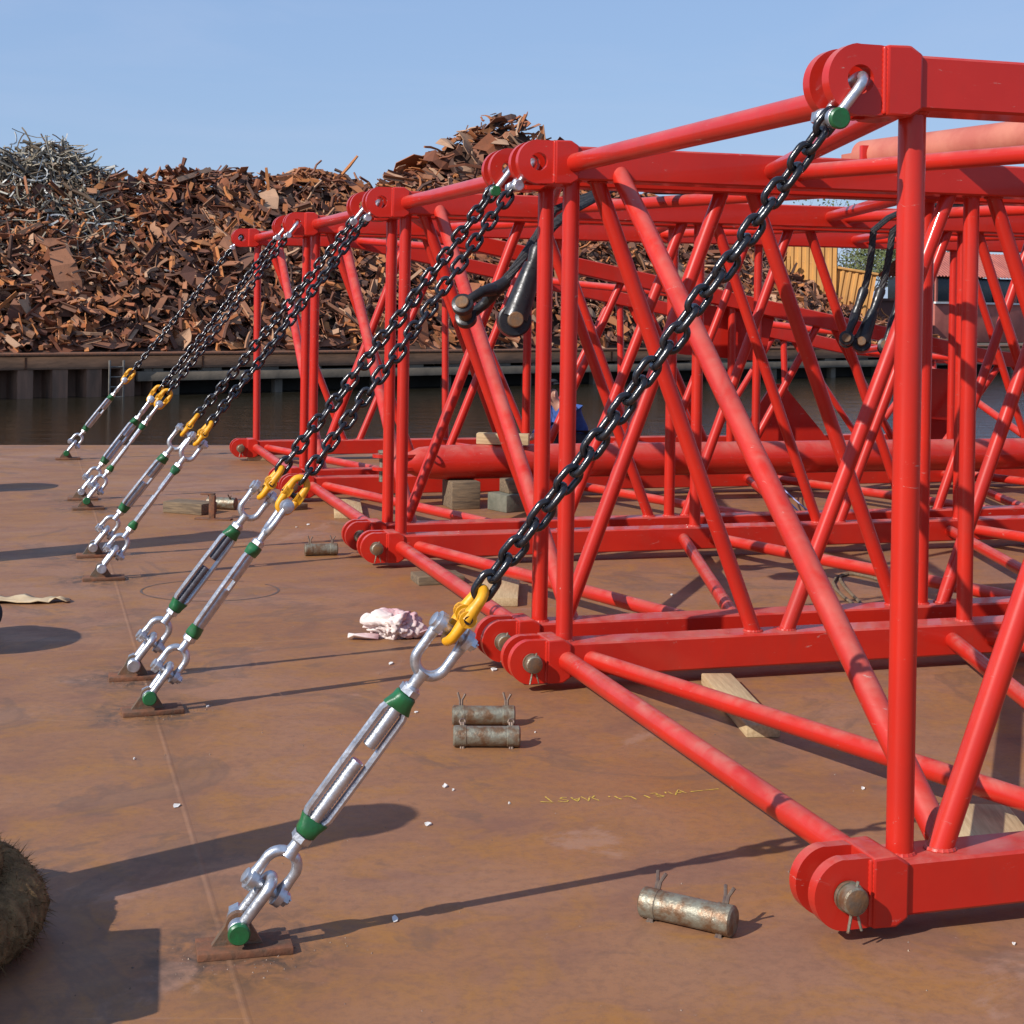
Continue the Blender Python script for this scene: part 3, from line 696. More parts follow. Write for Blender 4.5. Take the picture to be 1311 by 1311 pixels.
def coupler(name, Mx, zpin, ztop, ang):
    """two forged half links hinged on a barrel pin"""
    o = empty(name, matrix=Mx); zm = zpin + (ztop-zpin)*.40
    for zc, rr_, hw in ((zpin-.026, .0135, .027), (ztop, .0145, .030)):
        sg = 1 if zc > zm else -1
        m = MB(); p = u_path(hw, zm-sg*.004, zc, 1.0); m.tube(rotz(p, ang), [rr_*1.25, rr_*1.15] + [rr_*.95]*15 + [rr_*1.15, rr_*1.25], 12)
        for s in (-1, 1):
            w_ = .012
            c = s*(hw + (0 if sg > 0 else -.004))
            Rm = Matrix.Rotation(ang, 3, 'Z')
            m.tube([Rm @ Vector((c-w_, 0, zm)), Rm @ Vector((c+w_, 0, zm))], .0215, 14)
        m.build('half_link', M['yellow'], o)
    Rm = Matrix.Rotation(ang, 3, 'Z'); m = MB(); m.tube([Rm @ Vector((-.046, 0, zm)), Rm @ Vector((.046, 0, zm))], .011, 12); m.build('barrel_pin', M['chain'], o)
    return o
lm = MB()                                                          # one chain link
def link_path(hw=.0212, hl=.0148, n=9):
    pts = []
    for sgn, base in ((1, 0), (-1, PI)):
        for i in range(n+1):
            g_ = base + PI*i/n; pts.append(Vector((hw*math.cos(g_), 0, sgn*hl + hw*math.sin(g_))))
    return pts
lm.tube(link_path(), .0090, 10, closed=True); LINK = lm.mesh('chain_link', M['chain'], 60)
PITCH_L = .054

WHICH = ['nearest single lashing', 'front lashing of the second pair', 'back lashing of the second pair', 'front lashing of the third pair', 'back lashing of the third pair',
         'front lashing of the fourth pair', 'back lashing of the fourth pair', 'farthest single lashing']
TOPANG = [0, R(90), 0, R(8), R(-8), R(84), R(75), R(80)]
BODYANG = [0, R(52), R(20), R(80), R(35), R(84), R(30), R(40)]
DARK = [0, 0, 1, 0, 0, 0, 0, 0]
GREENHEAD = [1, 1, 0, 0, 0, 1, 0, 1]
rng = random.Random(21)
for i in range(8):
    wh = WHICH[i]; pc, pr = PAD_C[i], PAD_ROWS[i]
    pad = empty('pad_eye', boom_pt(pc, pr, 0), PSI + R(rng.uniform(-4, 4))); tag(pad, 'rusty pad eye welded to the deck under the ' + wh, 'pad eye', 'pad eyes welded to the deck')
    m = MB(); m.bbox((.015, 0, .009), (.225, .105, .018), .003)
    m.build('base_plate', M['rustplate'], pad)
    m = MB()
    out = [(-.062, .018), (.058, .018)] + [(.030*math.cos(g_), .064+.030*math.sin(g_)) for g_ in [R(a_) for a_ in range(0, 181, 20)]]
    m.prism(out, -.010, .010); m.build('eye_plate', M['padsteel'], pad)
    A = boom_pt(pc, pr, .064)
    Tp = boom_pt(0.002, ROWS[i] + (.050 if i in (1, 3, 7) else -.050), PINZ + 2.0)       # which plate of the fork the bow passes through
    if i == 7: Tp += RD*.12
    u = (Tp - A); LT = u.length; u.normalize()
    e2 = (RD - u*RD.dot(u)).normalized(); e1 = e2.cross(u)
    Mx = Matrix(((e1.x, e2.x, u.x, A.x), (e1.y, e2.y, u.y, A.y), (e1.z, e2.z, u.z, A.z), (0, 0, 0, 1)))
    sh = shackle('shackle', Mx, .028, 0, .135, .0142, .0145, GREENHEAD[i]); tag(sh, 'galvanised shackle on the deck pad eye of the ' + wh, 'shackle', 'lower shackles of the lashings')
    tb_ = turnbuckle('turnbuckle', Mx, .108, .862, TOPANG[i], BODYANG[i], DARK[i]); tag(tb_, 'galvanised turnbuckle with green ends on the ' + wh, 'turnbuckle', 'turnbuckles of the lashings')
    cp = coupler('chain_coupler', Mx, .862, .985, TOPANG[i]+PI/2); tag(cp, 'yellow chain coupler above the turnbuckle of the ' + wh, 'coupler', 'yellow couplers of the lashings')
    z0, z1 = .985-.0145-.0090, LT-.118+.0145+.0090
    n = max(2, round((z1-z0-.018)/PITCH_L)); n += (n % 2 == 0)
    pit = (z1-z0-.018)/n
    ch = empty('chain', matrix=Mx); tag(ch, 'black chain of the ' + wh + ' running up to a red lug', 'chain', 'black chains of the lashings')
    roll0 = TOPANG[i] + R(rng.uniform(-16, 16))
    for k in range(n):
        o = link_mesh('link', LINK, ch); x = (k+.5)/n; sag = -.022*4*x*(1-x)*(.3+rng.random()*.7)
        o.location = (-sag*.6 + rng.gauss(0, .0012), rng.gauss(0, .0012), z0 + .0090 + pit*(k+.5))
        o.rotation_euler = (rng.gauss(0, R(1.5)), rng.gauss(0, R(1.5)), roll0 + (PI/2 if k % 2 else 0) + R(rng.gauss(0, 6)))
        o.scale = (1, 1, (pit+.0180)/.0720)
    sh = shackle('shackle', Mx, .0345, LT-.118, LT+.012, (.0130), (.0145 if i == 0 else .0125), i in (0, 2)); tag(sh, ('green pinned ' if i in (0, 2) else 'grey pinned ') + 'shackle in the red lug of the ' + wh, 'shackle', 'upper shackles of the lashings')

# ------------------------------------------------------------------ strut lying inside the third section, with its blocks
st = empty('tubular_strut', boom_pt(.62, 8.06, 0), PSI); tag(st, 'thick red tubular strut lying through the third boom section', 'strut')
ZS = .335
m = MB(); m.tube([(.16, 0, ZS), (.26, 0, ZS), (.42, 0, ZS), (8.2, 0, ZS)], [.07, .115, .13, .13], 28); m.build('tube', M['red'], st)
for z in (.055, -.04):
    m = MB(); out = lug_outline(.075, .24, .085); m.ringplate(out, .026, -.012, .012)
    m.v = [Vector((p.x-.02, p.z, p.y+ZS+z)) for p in m.v]; m.build('fork_plate', M['red'], st)
m = MB(); m.cyl((-.02, 0, ZS-.14), (-.02, 0, ZS+.075), .025, 16, .003); m.tube([(-.02, 0, ZS+.075), (-.02, 0, ZS+.095)], .036, 6); m.build('bolt', M['pin'], st)
m = MB(); m.tube([Vector((.33, -.125, ZS+.06)) + Vector((0, -.03*math.cos(g_)-.01, .03*math.sin(g_))) for g_ in [2*PI*k/14 for k in range(14)]], .008, 8, closed=True); m.build('lifting_ring', M['red'], st)
def block(name, c, row, z, size, rz, mat, label, cat, b=.008, group=None):
    o_ = MB(); o_.bbox((0, 0, size[2]/2), size, b); o = o_.build(name, mat); o.location = boom_pt(c, row, z); o.rotation_euler = (0, 0, PSI+rz); tag(o, label, cat, group); return o
block('support_block', 1.20, 8.02, 0, (.22, .30, .205), 0, M['oldwood'], 'dark square wooden block holding up the left end of the thick red strut', 'block')
block('support_block', 1.52, 7.78, 0, (.26, .24, .13), R(20), M['greywood'], 'mossy green lower block beside the dark block under the strut', 'block')
block('support_block', 1.55, 7.80, .131, (.17, .17, .10), R(8), M['oldwood'], 'pale brown block stacked on the mossy block beside the strut', 'block')
o = block('timber_offcut', 1.53, 8.04, ZS+.131, (.40, .10, .085), R(-24), M['wood'], 'short pale timber offcut lying on top of the thick red strut', 'timber')

# ------------------------------------------------------------------ wire rope pendants with sockets, hanging inside the second section
def rope_bundle(m, pts, r, n=6):
    # strands twisted about the path
    for s in range(n):
        path = []
        for i, p in enumerate(pts):
            a_ = 2*PI*s/n + i*.5; path.append(Vector(p) + Vector((math.cos(a_)*r*.6, math.sin(a_)*r*.6, math.sin(a_)*r*.3)))
        m.tube(path, r*.45, 6)
def bez(p0, p1, p2, p3, n=18):
    out = []
    for i in range(n+1):
        t = i/n; out.append(Vector(p0)*(1-t)**3 + 3*Vector(p1)*t*(1-t)**2 + 3*Vector(p2)*t*t*(1-t) + Vector(p3)*t**3)
    return out
def socket(name, top, mid, end, label, forked, grp, big=1.0, turn=0.0, tail=None):
    """rope end: rope from top to mid, cast socket from mid to the pin at end"""
    top, mid, end = Vector(top), Vector(mid), Vector(end)
    o = empty(name, end); tag(o, label, 'rope socket', grp)
    d = (mid-end).normalized(); L = (mid-end).length; k = big
    lo = [Vector((0, 0, 0)), d*L]
    m = MB(); tp = tail if tail else []
    rope_bundle(m, bez(d*L*.98, d*(L+.12), (top-end)+(top-mid).normalized()*-.05, top-end) + [Vector(p)-end for p in tp], .026*k); m.build('rope', M['rope'], o)
    m = MB(); m.tube([d*.19*k, d*.22*k, d*.27*k, d*L*.94, d*L], [.036*k, .036*k, .030*k, .040*k, .033*k], 20)
    AX = Matrix.Rotation(turn, 3, d) @ (RD - d*RD.dot(d)).normalized()
    if forked:
        for s in (-1, 1):
            path = [d*.20*k, d*.165*k + AX*s*.030*k, d*.12*k + AX*s*.060*k, d*.06*k + AX*s*.066*k, AX*s*.064*k]
            m.tube(path, [.034*k, .034*k, .027*k, .026*k, .030*k], 14)
            m.tube([AX*s*.044*k, AX*s*.047*k, AX*s*.083*k, AX*s*.086*k], [.050*k, .055*k, .055*k, .050*k], 24)
    else:
        m.tube([-AX*.052*k, -AX*.047*k, AX*.047*k, AX*.052*k], [.066*k, .073*k, .073*k, .066*k], 28)
        for s in (-1, 0, 1): m.tube([AX*s*.026*k + d*.01*k, AX*s*.024*k + d*.12*k, AX*s*.012*k + d*.26*k], [.062*k, .052*k, .040*k], 16)
    m.build('socket', M['blackforge'], o)
    m = MB(); m.tube([-AX*.100*k, -AX*.097*k, AX*.097*k, AX*.100*k], [.030*k, .034*k, .034*k, .030*k], 20); m.build('pin', M['pinend'], o)
    return o
GS = 'rope sockets hanging inside the booms'
def bp(c, row, z): return boom_pt(c, row, z+PINZ)
tl = [bp(1.35, 4.45, 2.06), bp(2.4, 4.6, 2.09), bp(3.6, 4.7, 2.10), bp(5.2, 4.7, 2.10)]
socket('rope_socket', bp(.68, 4.35, 1.92), bp(.33, 4.20, 1.50), bp(.165, 4.2, 1.385), 'black forked rope socket hanging left inside the second boom section', True, GS, 1.0, R(-38), tail=[bp(1.0, 4.4, 2.05)] + tl)
tl2 = [Vector(p)+RD*.16 for p in tl]
socket('rope_socket', bp(.66, 4.0, 1.90), bp(.46, 3.9, 1.71), bp(.335, 3.9, 1.345), 'thick black rope socket with rusty bolt beside the forked one', False, GS, 1.12, R(-12), tail=[bp(1.0, 4.2, 2.06)] + tl2)
for k_, (c0_, c1_, lb) in enumerate(((2.93, 2.76, 'left black rope socket of the three deep inside the booms'), (3.06, 2.86, 'middle black rope socket of the three deep inside the booms'), (3.20, 3.02, 'right black rope socket of the three deep inside the booms'))):
    socket('rope_socket', bp(c0_, 5.0, 1.90), bp((c0_+c1_)/2+.03, 5.0, 1.55), bp(c1_, 5.0, 1.24-.02*k_), lb, k_ != 1, 'three rope sockets deep inside', .8, R(-30), tail=[bp(c0_+.10, 5.0, 1.98), bp(c0_+.26, 5.0, 2.05), bp(c0_+.6, 5.0, 2.09), bp(c0_+2, 5.0, 2.09)])

# faded pipe lying across the tops
pp = empty('faded_pipe', bp(1.80, 3.12, 2.0), PSI); tag(pp, 'faded pink pipe lying across the tops of the nearest boom sections', 'pipe')
m = MB(); e_ = Vector((.56, -3.7, 0)); m.tube([Vector((0, 0, .145)), e_ + Vector((0, 0, .145))], .074, 26); m.build('tube', M['faded'], pp)
for f_ in (.03, .13):
    m = MB(); c_ = e_*f_; m.bbox((c_.x-.07, c_.y, .10), (.05, .03, .17), .004); m.bbox((c_.x+.09, c_.y, .10), (.05, .03, .17), .004); m.bbox((c_.x, c_.y, .075), (.2, .03, .02), .003); m.build('saddle', M['red'], pp)
m = MB(); m.ringplate(lug_outline(.06, .10, .06), .024, -.015, .015)
m.v = [Vector((p.z, -p.x+.09, p.y+.145)) for p in m.v]; m.build('end_lug', M['faded'], pp)

# ------------------------------------------------------------------ timbers under the chords
GT = 'timbers under the boom chords'
def timber(p, L, w, h, rz, mat, label):
    m = MB(); m.bbox((0, 0, h/2), (L, w, h), .005); o = m.build('timber', mat); o.location = (p.x, p.y, 0); o.rotation_euler = (0, 0, rz); tag(o, label, 'timber', GT); return o
timber(deck_at(945, 908) , .80, .125, .046, PSI+R(78), M['wood'], 'long pale timber under the back chord of the nearest boom section')
timber(deck_at(1258, 1080), .46, .26, .046, PSI+R(70), M['wood'], 'wide pale board under the front chord of the nearest boom section')
timber(deck_at(640, 762), .62, .20, .046, PSI+R(72), M['wood'], 'pale timber behind the corner lugs between the first and second boom sections')
timber(deck_at(445, 655), .75, .20, .046, PSI+R(80), M['wood'], 'pale timber under the third boom section near its corner lug')
timber(deck_at(372, 652), .20, .16, .046, PSI+R(20), M['oldwood'], 'dark short timber beside the pale one under the third boom section')
timber(deck_at(328, 586), .55, .18, .046, PSI+R(85), M['wood'], 'pale timber under the farthest boom section')
timber(deck_at(560, 745), .26, .20, .046, PSI, M['oldwood'], 'brown timber end under the second boom section')
for k_, (c_, r_) in enumerate(((2.2, 9.5), (3.6, 9.6), (4.6, 6.6), (3.9, 3.4))):
    timber(boom_pt(c_, r_, 0), .9, .22, .046, PSI+R(85), M['wood'] if k_ % 2 else M['oldwood'], ['dark timber deep under the farthest boom section', 'pale timber deep under the farthest boom section', 'dark timber deep under the third boom section', 'pale timber deep under the second boom section'][k_])

# ------------------------------------------------------------------ loose pins
def loose_pin(p, rz, L, r, label, roll, lift=0):
    o = empty('connecting_pin', (p.x, p.y, r+lift), rz); o.rotation_euler = (roll, 0, rz); tag(o, label, 'pin', 'loose connecting pins on the deck')
    m = MB(); h = L/2
    m.tube([(-h, 0, 0), (-h+.0005, 0, 0), (-h+.005, 0, 0), (-h+.045, 0, 0), (-h+.047, 0, 0), (h-.047, 0, 0), (h-.045, 0, 0), (h-.005, 0, 0), (h-.0005, 0, 0), (h, 0, 0)],
           [r-.006, r-.005, r, r, r-.002, r-.002, r, r, r-.005, r-.006], 28); m.build('shaft', M['pin'], o)
    for x in (-h+.032, h-.032):
        m = MB()
        m.tube([(x-.004, 0, -r-.012), (x-.004, 0, r+.018), (x-.012, .006, r+.045)], .0048, 6); m.tube([(x+.004, 0, -r-.012), (x+.004, 0, r+.018), (x+.016, -.004, r+.040)], .0048, 6)
        m.tube([Vector((x + .010*math.cos(g_), 0, -r-.014 + .010*math.sin(g_))) for g_ in [2*PI*k/10 for k in range(10)]], .0035, 6, closed=True)
        m.build('cotter', M['cotter'], o)
    return o
loose_pin(deck_at(880, 1186), R(-30), .25, .038, 'worn steel pin with two split cotters lying below the nearest boom corner', R(-32))
loose_pin(deck_at(623, 956), R(2), .235, .037, 'front one of two steel pins lying side by side near the yellow coupler', R(150))
loose_pin(deck_at(619, 928), R(3), .232, .036, 'back rusty one of two steel pins lying side by side', R(-10))
loose_pin(deck_at(411, 711), R(14), .20, .037, 'rusty pin lying alone in front of the second boom corner', R(-5))
loose_pin(deck_at(284, 652), R(-12), .22, .045, 'dark pin lying behind the timber stub and angle bracket', R(40))
o = block('timber_stub', 0, 0, 0, (.34, .19, .080), 0, M['oldwood'], 'weathered timber stub beside the angle bracket on the deck', 'timber'); p = deck_at(243, 656); o.location = (p.x, p.y, 0); o.rotation_euler = (0, 0, R(-25))
m = MB(); m.bbox((.03, 0, .005), (.26, .06, .010), .002); m.bbox((.02, .0, .09), (.042, .035, .160), .004); m.bbox((-.02, .02, .175), (.10, .04, .012), .003); o = m.build('angle_bracket', M['rustplate']); p = deck_at(268, 665); o.location = (p.x, p.y, 0); o.rotation_euler = (0, 0, R(-8)); tag(o, 'rusty steel angle bracket standing beside the timber stub', 'bracket')

# ------------------------------------------------------------------ rag, cardboard, chips, chalk marks, hatch ring, cord
bm = bmesh.new(); bmesh.ops.create_icosphere(bm, subdivisions=5, radius=1)
for v_ in bm.verts:
    p = v_.co.copy(); n_ = noise.noise(p*1.5+Vector((3, 1, 2))); rd = abs(noise.noise(p*2.0 + Vector((n_*1.5, 0, 0)))); r2_ = abs(noise.noise(p*4.6 + Vector((n_*1.5, 2, 0))))
    s = 1 + .45*n_ - 1.1*(.26-rd if rd < .26 else 0) - .55*(.16-r2_ if r2_ < .16 else 0)
    v_.co = Vector((p.x*.125*s, p.y*.10*s, max(0.0, p.z*.085*s + .055)))
me = bpy.data.meshes.new('rag'); bm.to_mesh(me); bm.free(); me.materials.append(M['rag']); me.polygons.foreach_set('use_smooth', [True]*len(me.polygons))
rag = link_mesh('rag', me); rag.location = deck_at(503, 815); tag(rag, 'crumpled pale pink rag lying on the deck', 'rag')
def flap(pts, wd, seed, nm, parent=None):
    rg = random.Random(seed); m = MB(); vs = []; k = len(pts)
    for i, p in enumerate(pts):
        p = Vector(p); w_ = wd*(1-.5*i/k)
        for j in range(5): vs.append(p + Vector((0, (j-2)*w_*.5, abs(.018*math.sin(j*1.9+i*.9)) + .004 + rg.uniform(0, .01))))
    m.add(vs, [(i*5+j, i*5+j+1, (i+1)*5+j+1, (i+1)*5+j) for i in range(k-1) for j in range(4)])
    me_ = m.mesh(nm, M['rag'], 60); o_ = link_mesh(nm, me_, parent); sm = o_.modifiers.new('thick', 'SOLIDIFY'); sm.thickness = .004; return o_
flap([(.08, 0, 0), (.13, -.01, .01), (.17, .01, .02), (.21, 0, .0), (.24, .02, 0)], .05, 2, 'loose_end', rag)
flap([(-.06, -.05, 0), (-.12, -.07, 0), (-.17, -.08, 0), (-.20, -.07, 0)], .035, 3, 'loose_end', rag)
m = MB(); vs = []; rg = random.Random(9); nx, ny = 12, 5
for i in range(nx):
    for j in range(ny):
        vs.append((-.26+.52*i/(nx-1) + rg.uniform(-.015, .015), (-.12+.24*j/(ny-1))*(1-.75*i/(nx-1)) + rg.uniform(-.02, .02)*(j in (0, 4)), .008+.05*abs(noise.noise(Vector((i*.45, j*.7, 4))))))
m.add(vs, [(i*ny+j, (i+1)*ny+j, (i+1)*ny+j+1, i*ny+j+1) for i in range(nx-1) for j in range(ny-1)])
cb_ = m.build('torn_cardboard', M['card'], ang=20); cb_.location = deck_at(22, 770); sm = cb_.modifiers.new('thick', 'SOLIDIFY'); sm.thickness = .004; tag(cb_, 'torn strip of brown cardboard at the left edge of the deck', 'cardboard')
chips = [(570, 1007, 14), (652, 1029, 6), (548, 1056, 18), (506, 1178, 20), (226, 1032, 20), (172, 972, 6), (632, 858, 16), (500, 850, 14), (533, 912, 10), (685, 938, 5), (266, 905, 8), (395, 672, 8), (380, 675, 7), (1298, 1209, 8), (580, 1012, 6), (1105, 1010, 10), (860, 762, 8)]
for k_, (u_, v_, s_) in enumerate(chips):
    p = deck_at(u_, v_); w_ = .62*s_*p.y/F; rg = random.Random(k_+40); m = MB(); n_ = 7
    pts = [(w_*.5*math.cos(2*PI*i/n_)*rg.uniform(.6, 1), w_*.9*math.sin(2*PI*i/n_)*rg.uniform(.5, 1)) for i in range(n_)]
    vs = [(a_, b_, .001+rg.uniform(.001, .006)) for a_, b_ in pts] + [(a_*.9, b_*.9, .0005) for a_, b_ in pts]
    m.add(vs, [tuple(range(n_)), tuple(range(2*n_-1, n_-1, -1))] + [(i, i+n_, (i+1) % n_+n_, (i+1) % n_) for i in range(n_)])
    o = m.build('paint_chip', M['chip'], ang=0); o.location = p; tag(o, 'small pale chip lying on the brown deck', 'chip', 'pale chips scattered on the deck')
# dark grit and weld spatter, too many to count
m = MB(); rg = random.Random(77)
def grain(p, s):
    vs = [p+Vector((s*rg.uniform(.5, 1)*math.cos(a_), s*rg.uniform(.5, 1)*math.sin(a_), 0)) for a_ in (0.3, 1.9, 3.4, 5.0)] + [p+Vector((rg.uniform(-.3, .3)*s, 0, s*rg.uniform(.4, .9)))]
    m.add(vs, [(0, 1, 4), (1, 2, 4), (2, 3, 4), (3, 0, 4)])
for pc, pr in zip(PAD_C, PAD_ROWS):
    for _ in range(90): grain(boom_pt(pc+rg.gauss(0.02, .11), pr-.03+rg.gauss(0, .06), 0), rg.uniform(.002, .005))
for _ in range(900):
    p = Vector((rg.uniform(-4, 4), rg.uniform(3.4, 13), 0)); grain(p, rg.uniform(.0015, .005))
tag(m.build('grit', M['cotter'], ang=0), 'dark grit and weld spatter scattered over the brown deck', 'grit', kind='stuff')

def ribbon(m, pts, w, z=.0015):
    P = [Vector((p.x, p.y, z)) for p in pts]; vs = []
    for i, p in enumerate(P):
        t_ = (P[min(i+1, len(P)-1)]-P[max(i-1, 0)]).normalized(); n_ = Vector((-t_.y, t_.x, 0)); k_ = w*rg.uniform(.6, 1.2)
        vs += [p+n_*k_/2, p-n_*k_/2]
    m.add(vs, [(2*i, 2*i+1, 2*i+3, 2*i+2) for i in range(len(P)-1)])
def crop(x, y): return deck_at(680+x*.1983, 990+y*.1983)
m = MB()
STROKES = [[(60, 186), (100, 188), (145, 190)], [(136, 188), (112, 170), (90, 153)],
           [(232, 160), (200, 158), (188, 164), (205, 171), (240, 178), (232, 186), (205, 187), (172, 181)],
           [(258, 158), (278, 172), (300, 184), (308, 172), (312, 158)], [(270, 168), (306, 170)],
           [(322, 154), (350, 168), (372, 182), (374, 168), (376, 153), (404, 166), (440, 178)], [(392, 160), (410, 148)],
           [(500, 150), (508, 156)], [(538, 150), (560, 162), (585, 171)], [(592, 156), (618, 150), (645, 154), (665, 164), (682, 172)],
           [(728, 144), (748, 152), (768, 162)], [(770, 134), (800, 130), (818, 138), (800, 145), (828, 143), (858, 150), (838, 157), (812, 153)], [(862, 122), (872, 132)],
           [(884, 122), (908, 134), (932, 142), (940, 124), (950, 108), (976, 120), (1006, 132)], [(936, 130), (970, 124)],
           [(1030, 121), (1120, 112), (1210, 103)]]
for s_ in STROKES: ribbon(m, [crop(*p_) for p_ in s_], .0055)
tag(m.build('chalk_marking', M['chalk'], ang=0), 'faint yellow hand chalked word and dash on the brown deck', 'chalk marking')
m = MB()
for u_ in range(478, 606, 13): ribbon(m, [deck_at(u_, 787+.01*(u_-478)), deck_at(u_+8, 787+.01*(u_-470))], .006)
tag(m.build('chalk_line', M['chalk'], ang=0), 'dotted yellow chalk line on the deck near the pink rag', 'chalk line')
m = MB(); c_ = (deck_at(182, 757)+deck_at(355, 755))/2
ring = [Vector((c_.x+.36*math.cos(g_), c_.y+.30*math.sin(g_), .0)) for g_ in [2*PI*k/60*.93+1.2 for k in range(61)]]
ribbon(m, ring, .012); tag(m.build('hatch_seam', M['cotter'], ang=0), 'thin dark ring of a flush round hatch in the deck', 'hatch')
m = MB(); pts = bez(bp(3.42, 8.02, .50), bp(3.35, 7.9, .42), bp(3.25, 7.0, .1), bp(3.3, 6.3, -.11), 20); m.tube(pts, .006, 6); pts = bez(bp(3.46, 8.02, .50), bp(3.42, 7.9, .40), bp(3.30, 7.0, .05), bp(3.42, 6.25, -.112), 20); m.tube(pts, .005, 6)
tag(m.build('cord', M['cord']), 'pale blue cord hanging over the thick red strut to the deck', 'cord')
m = MB(); pts = [boom_pt(2.3+.8*math.cos(a_)*.5+.3*a_*.3, 4.2+.5*math.sin(a_*1.7), .010) for a_ in [k*.25 for k in range(30)]]; m.tube(pts, .009, 6)
tag(m.build('hose', M['oldwood']), 'thin brown hose lying in loops under the second boom section', 'hose')

# ------------------------------------------------------------------ left edge: coir rope coil, rubber loop, unseen posts and box added for their shadows
co = empty('coir_rope_coil', (-1.60, 3.74, 0)); tag(co, 'hairy brown coil of thick coir rope at the left edge of the deck', 'rope coil')
rg = random.Random(15)
for k_, (Rr, z_, rr_) in enumerate(((.425, .080, .088), (.33, .175, .075), (.26, .08, .085))):
    m = MB(); path = []; n_ = 72
    for i in range(n_):
        g_ = 2*PI*i/n_; w_ = 1+.05*noise.noise(Vector((math.cos(g_)*2, math.sin(g_)*2, k_)))
        path.append((Rr*w_*math.cos(g_), Rr*w_*math.sin(g_), z_+.012*noise.noise(Vector((math.cos(g_)*3, math.sin(g_)*3, k_+9)))))
    nt_ = round(Rr*62)
    for s_ in range(3):                                              # three strands laid up round the turn
        pth = []; rads = []; nn_ = n_*5
        for i in range(nn_):
            g_ = 2*PI*i/nn_; a_ = g_*nt_+2*PI*s_/3; b_ = Vector(path[int(i/5)]).lerp(Vector(path[(int(i/5)+1) % n_]), (i % 5)/5); c_ = Vector((math.cos(g_), math.sin(g_), 0))
            pth.append(b_ + (c_*math.cos(a_) + Vector((0, 0, 1))*math.sin(a_))*rr_*.46); rads.append(rr_*(.50+.10*noise.noise(b_*30+Vector((s_*3, 0, 0)))))
        m.tube(pth, rads, 10, closed=True)
    for i in range(len(m.v)):
        p = m.v[i]; m.v[i] = p + Vector((noise.noise(p*40), noise.noise(p*40+Vector((5, 0, 0))), noise.noise(p*40+Vector((0, 5, 0)))))*.006
    for _ in range(14000):
        g_ = rg.uniform(0, 2*PI); a_ = rg.uniform(0, 2*PI); c_ = Vector((math.cos(g_), math.sin(g_), 0)); o_ = (c_*math.cos(a_) + Vector((0, 0, 1))*math.sin(a_))
        tg = Vector((-c_.y, c_.x, 0))
        p = Vector((Rr*c_.x, Rr*c_.y, z_)) + o_*rr_*.88; dv = (o_*rg.uniform(.0, .55) + tg*rg.gauss(0, .9) + Vector((rg.gauss(0, .35), rg.gauss(0, .35), rg.gauss(0, .35)))).normalized()
        e_ = p + dv*rg.uniform(.015, .05) + Vector((0, 0, -.010)); w_ = dv.cross(o_).normalized()*rg.uniform(.0006, .0018)
        if e_.z < .004: continue
        m.add([p-w_, p+w_, e_], [(0, 1, 2)])
    m.build('rope_turn', M['coir'], co)
dr = empty('shadow_box', (-1.54, 3.22, 0), R(12)); tag(dr, 'unseen square dark box added to cast a shadow beside the coir rope coil', 'shadow caster')  # unseen box, added and shaped to throw a square shadow into view
m = MB(); m.bbox((0, 0, .20), (.50, .46, .40), .012); m.build('box', M['shadow_caster'], dr)
m = MB(); m.bbox((0, 0, .428), (.52, .48, .05), .012); m.build('lid', M['shadow_caster'], dr)
for s_ in (-1, 1):
    m = MB(); m.tube([(.256, -.07+.12*s_*0, .25), (.285, -.06, .25), (.285, .06, .25), (.256, .07, .25)] if s_ > 0 else [(-.256, -.07, .25), (-.285, -.06, .25), (-.285, .06, .25), (-.256, .07, .25)], .008, 8); m.build('handle', M['galv'], dr)
def shadow_caster(x, y, r, h, label):  # unseen post, added outside the frame to throw its shadow across the deck
    o = empty('shadow_caster', (x, y, 0)); tag(o, label, 'shadow_caster', 'unseen posts added to cast shadows along the left of the deck')
    m = MB(); m.tube([(0, 0, .018), (0, 0, h-.10), (0, 0, h-.02), (0, 0, h)], [r, r, r*.9, r*.55], 26); m.build('post', M['shadow_caster'], o)
    m = MB(); m.tube([(0, 0, h-.12), (0, 0, h-.11), (0, 0, h-.07), (0, 0, h-.06)], [r, r*1.18, r*1.18, r], 26); m.build('collar', M['shadow_caster'], o)
    m = MB(); m.bbox((0, 0, .009), (r*3, r*3, .018), .003); m.build('base_plate', M['shadow_caster'], o)
shadow_caster(-1.66, 3.72, .115, 1.20, 'unseen slim tall black post added to cast a shadow beside the coir rope coil')
shadow_caster(-2.86, 6.62, .24, .66, 'unseen stout low black post added to cast a shadow by the torn cardboard')
shadow_caster(-3.95, 8.60, .17, 2.0, 'unseen tallest black post added to cast a shadow at the left of the deck')
shadow_caster(-4.55, 12.25, .22, .66, 'unseen farthest low black post added to cast a shadow at the left')
lpp = deck_at(-34, 818); lp = empty('rubber_loop', lpp); tag(lp, 'black rubber hose loop at the left edge of the deck', 'hose loop')
for k_ in range(2):
    m = MB(); m.tube([Vector((.075*math.cos(g_), -.10+.22*k_ + .035*math.sin(g_), .082+.064*math.sin(g_))) for g_ in [2*PI*i/28 for i in range(28)]], .016, 10, closed=True); m.build('turn', M['blackrub'], lp)

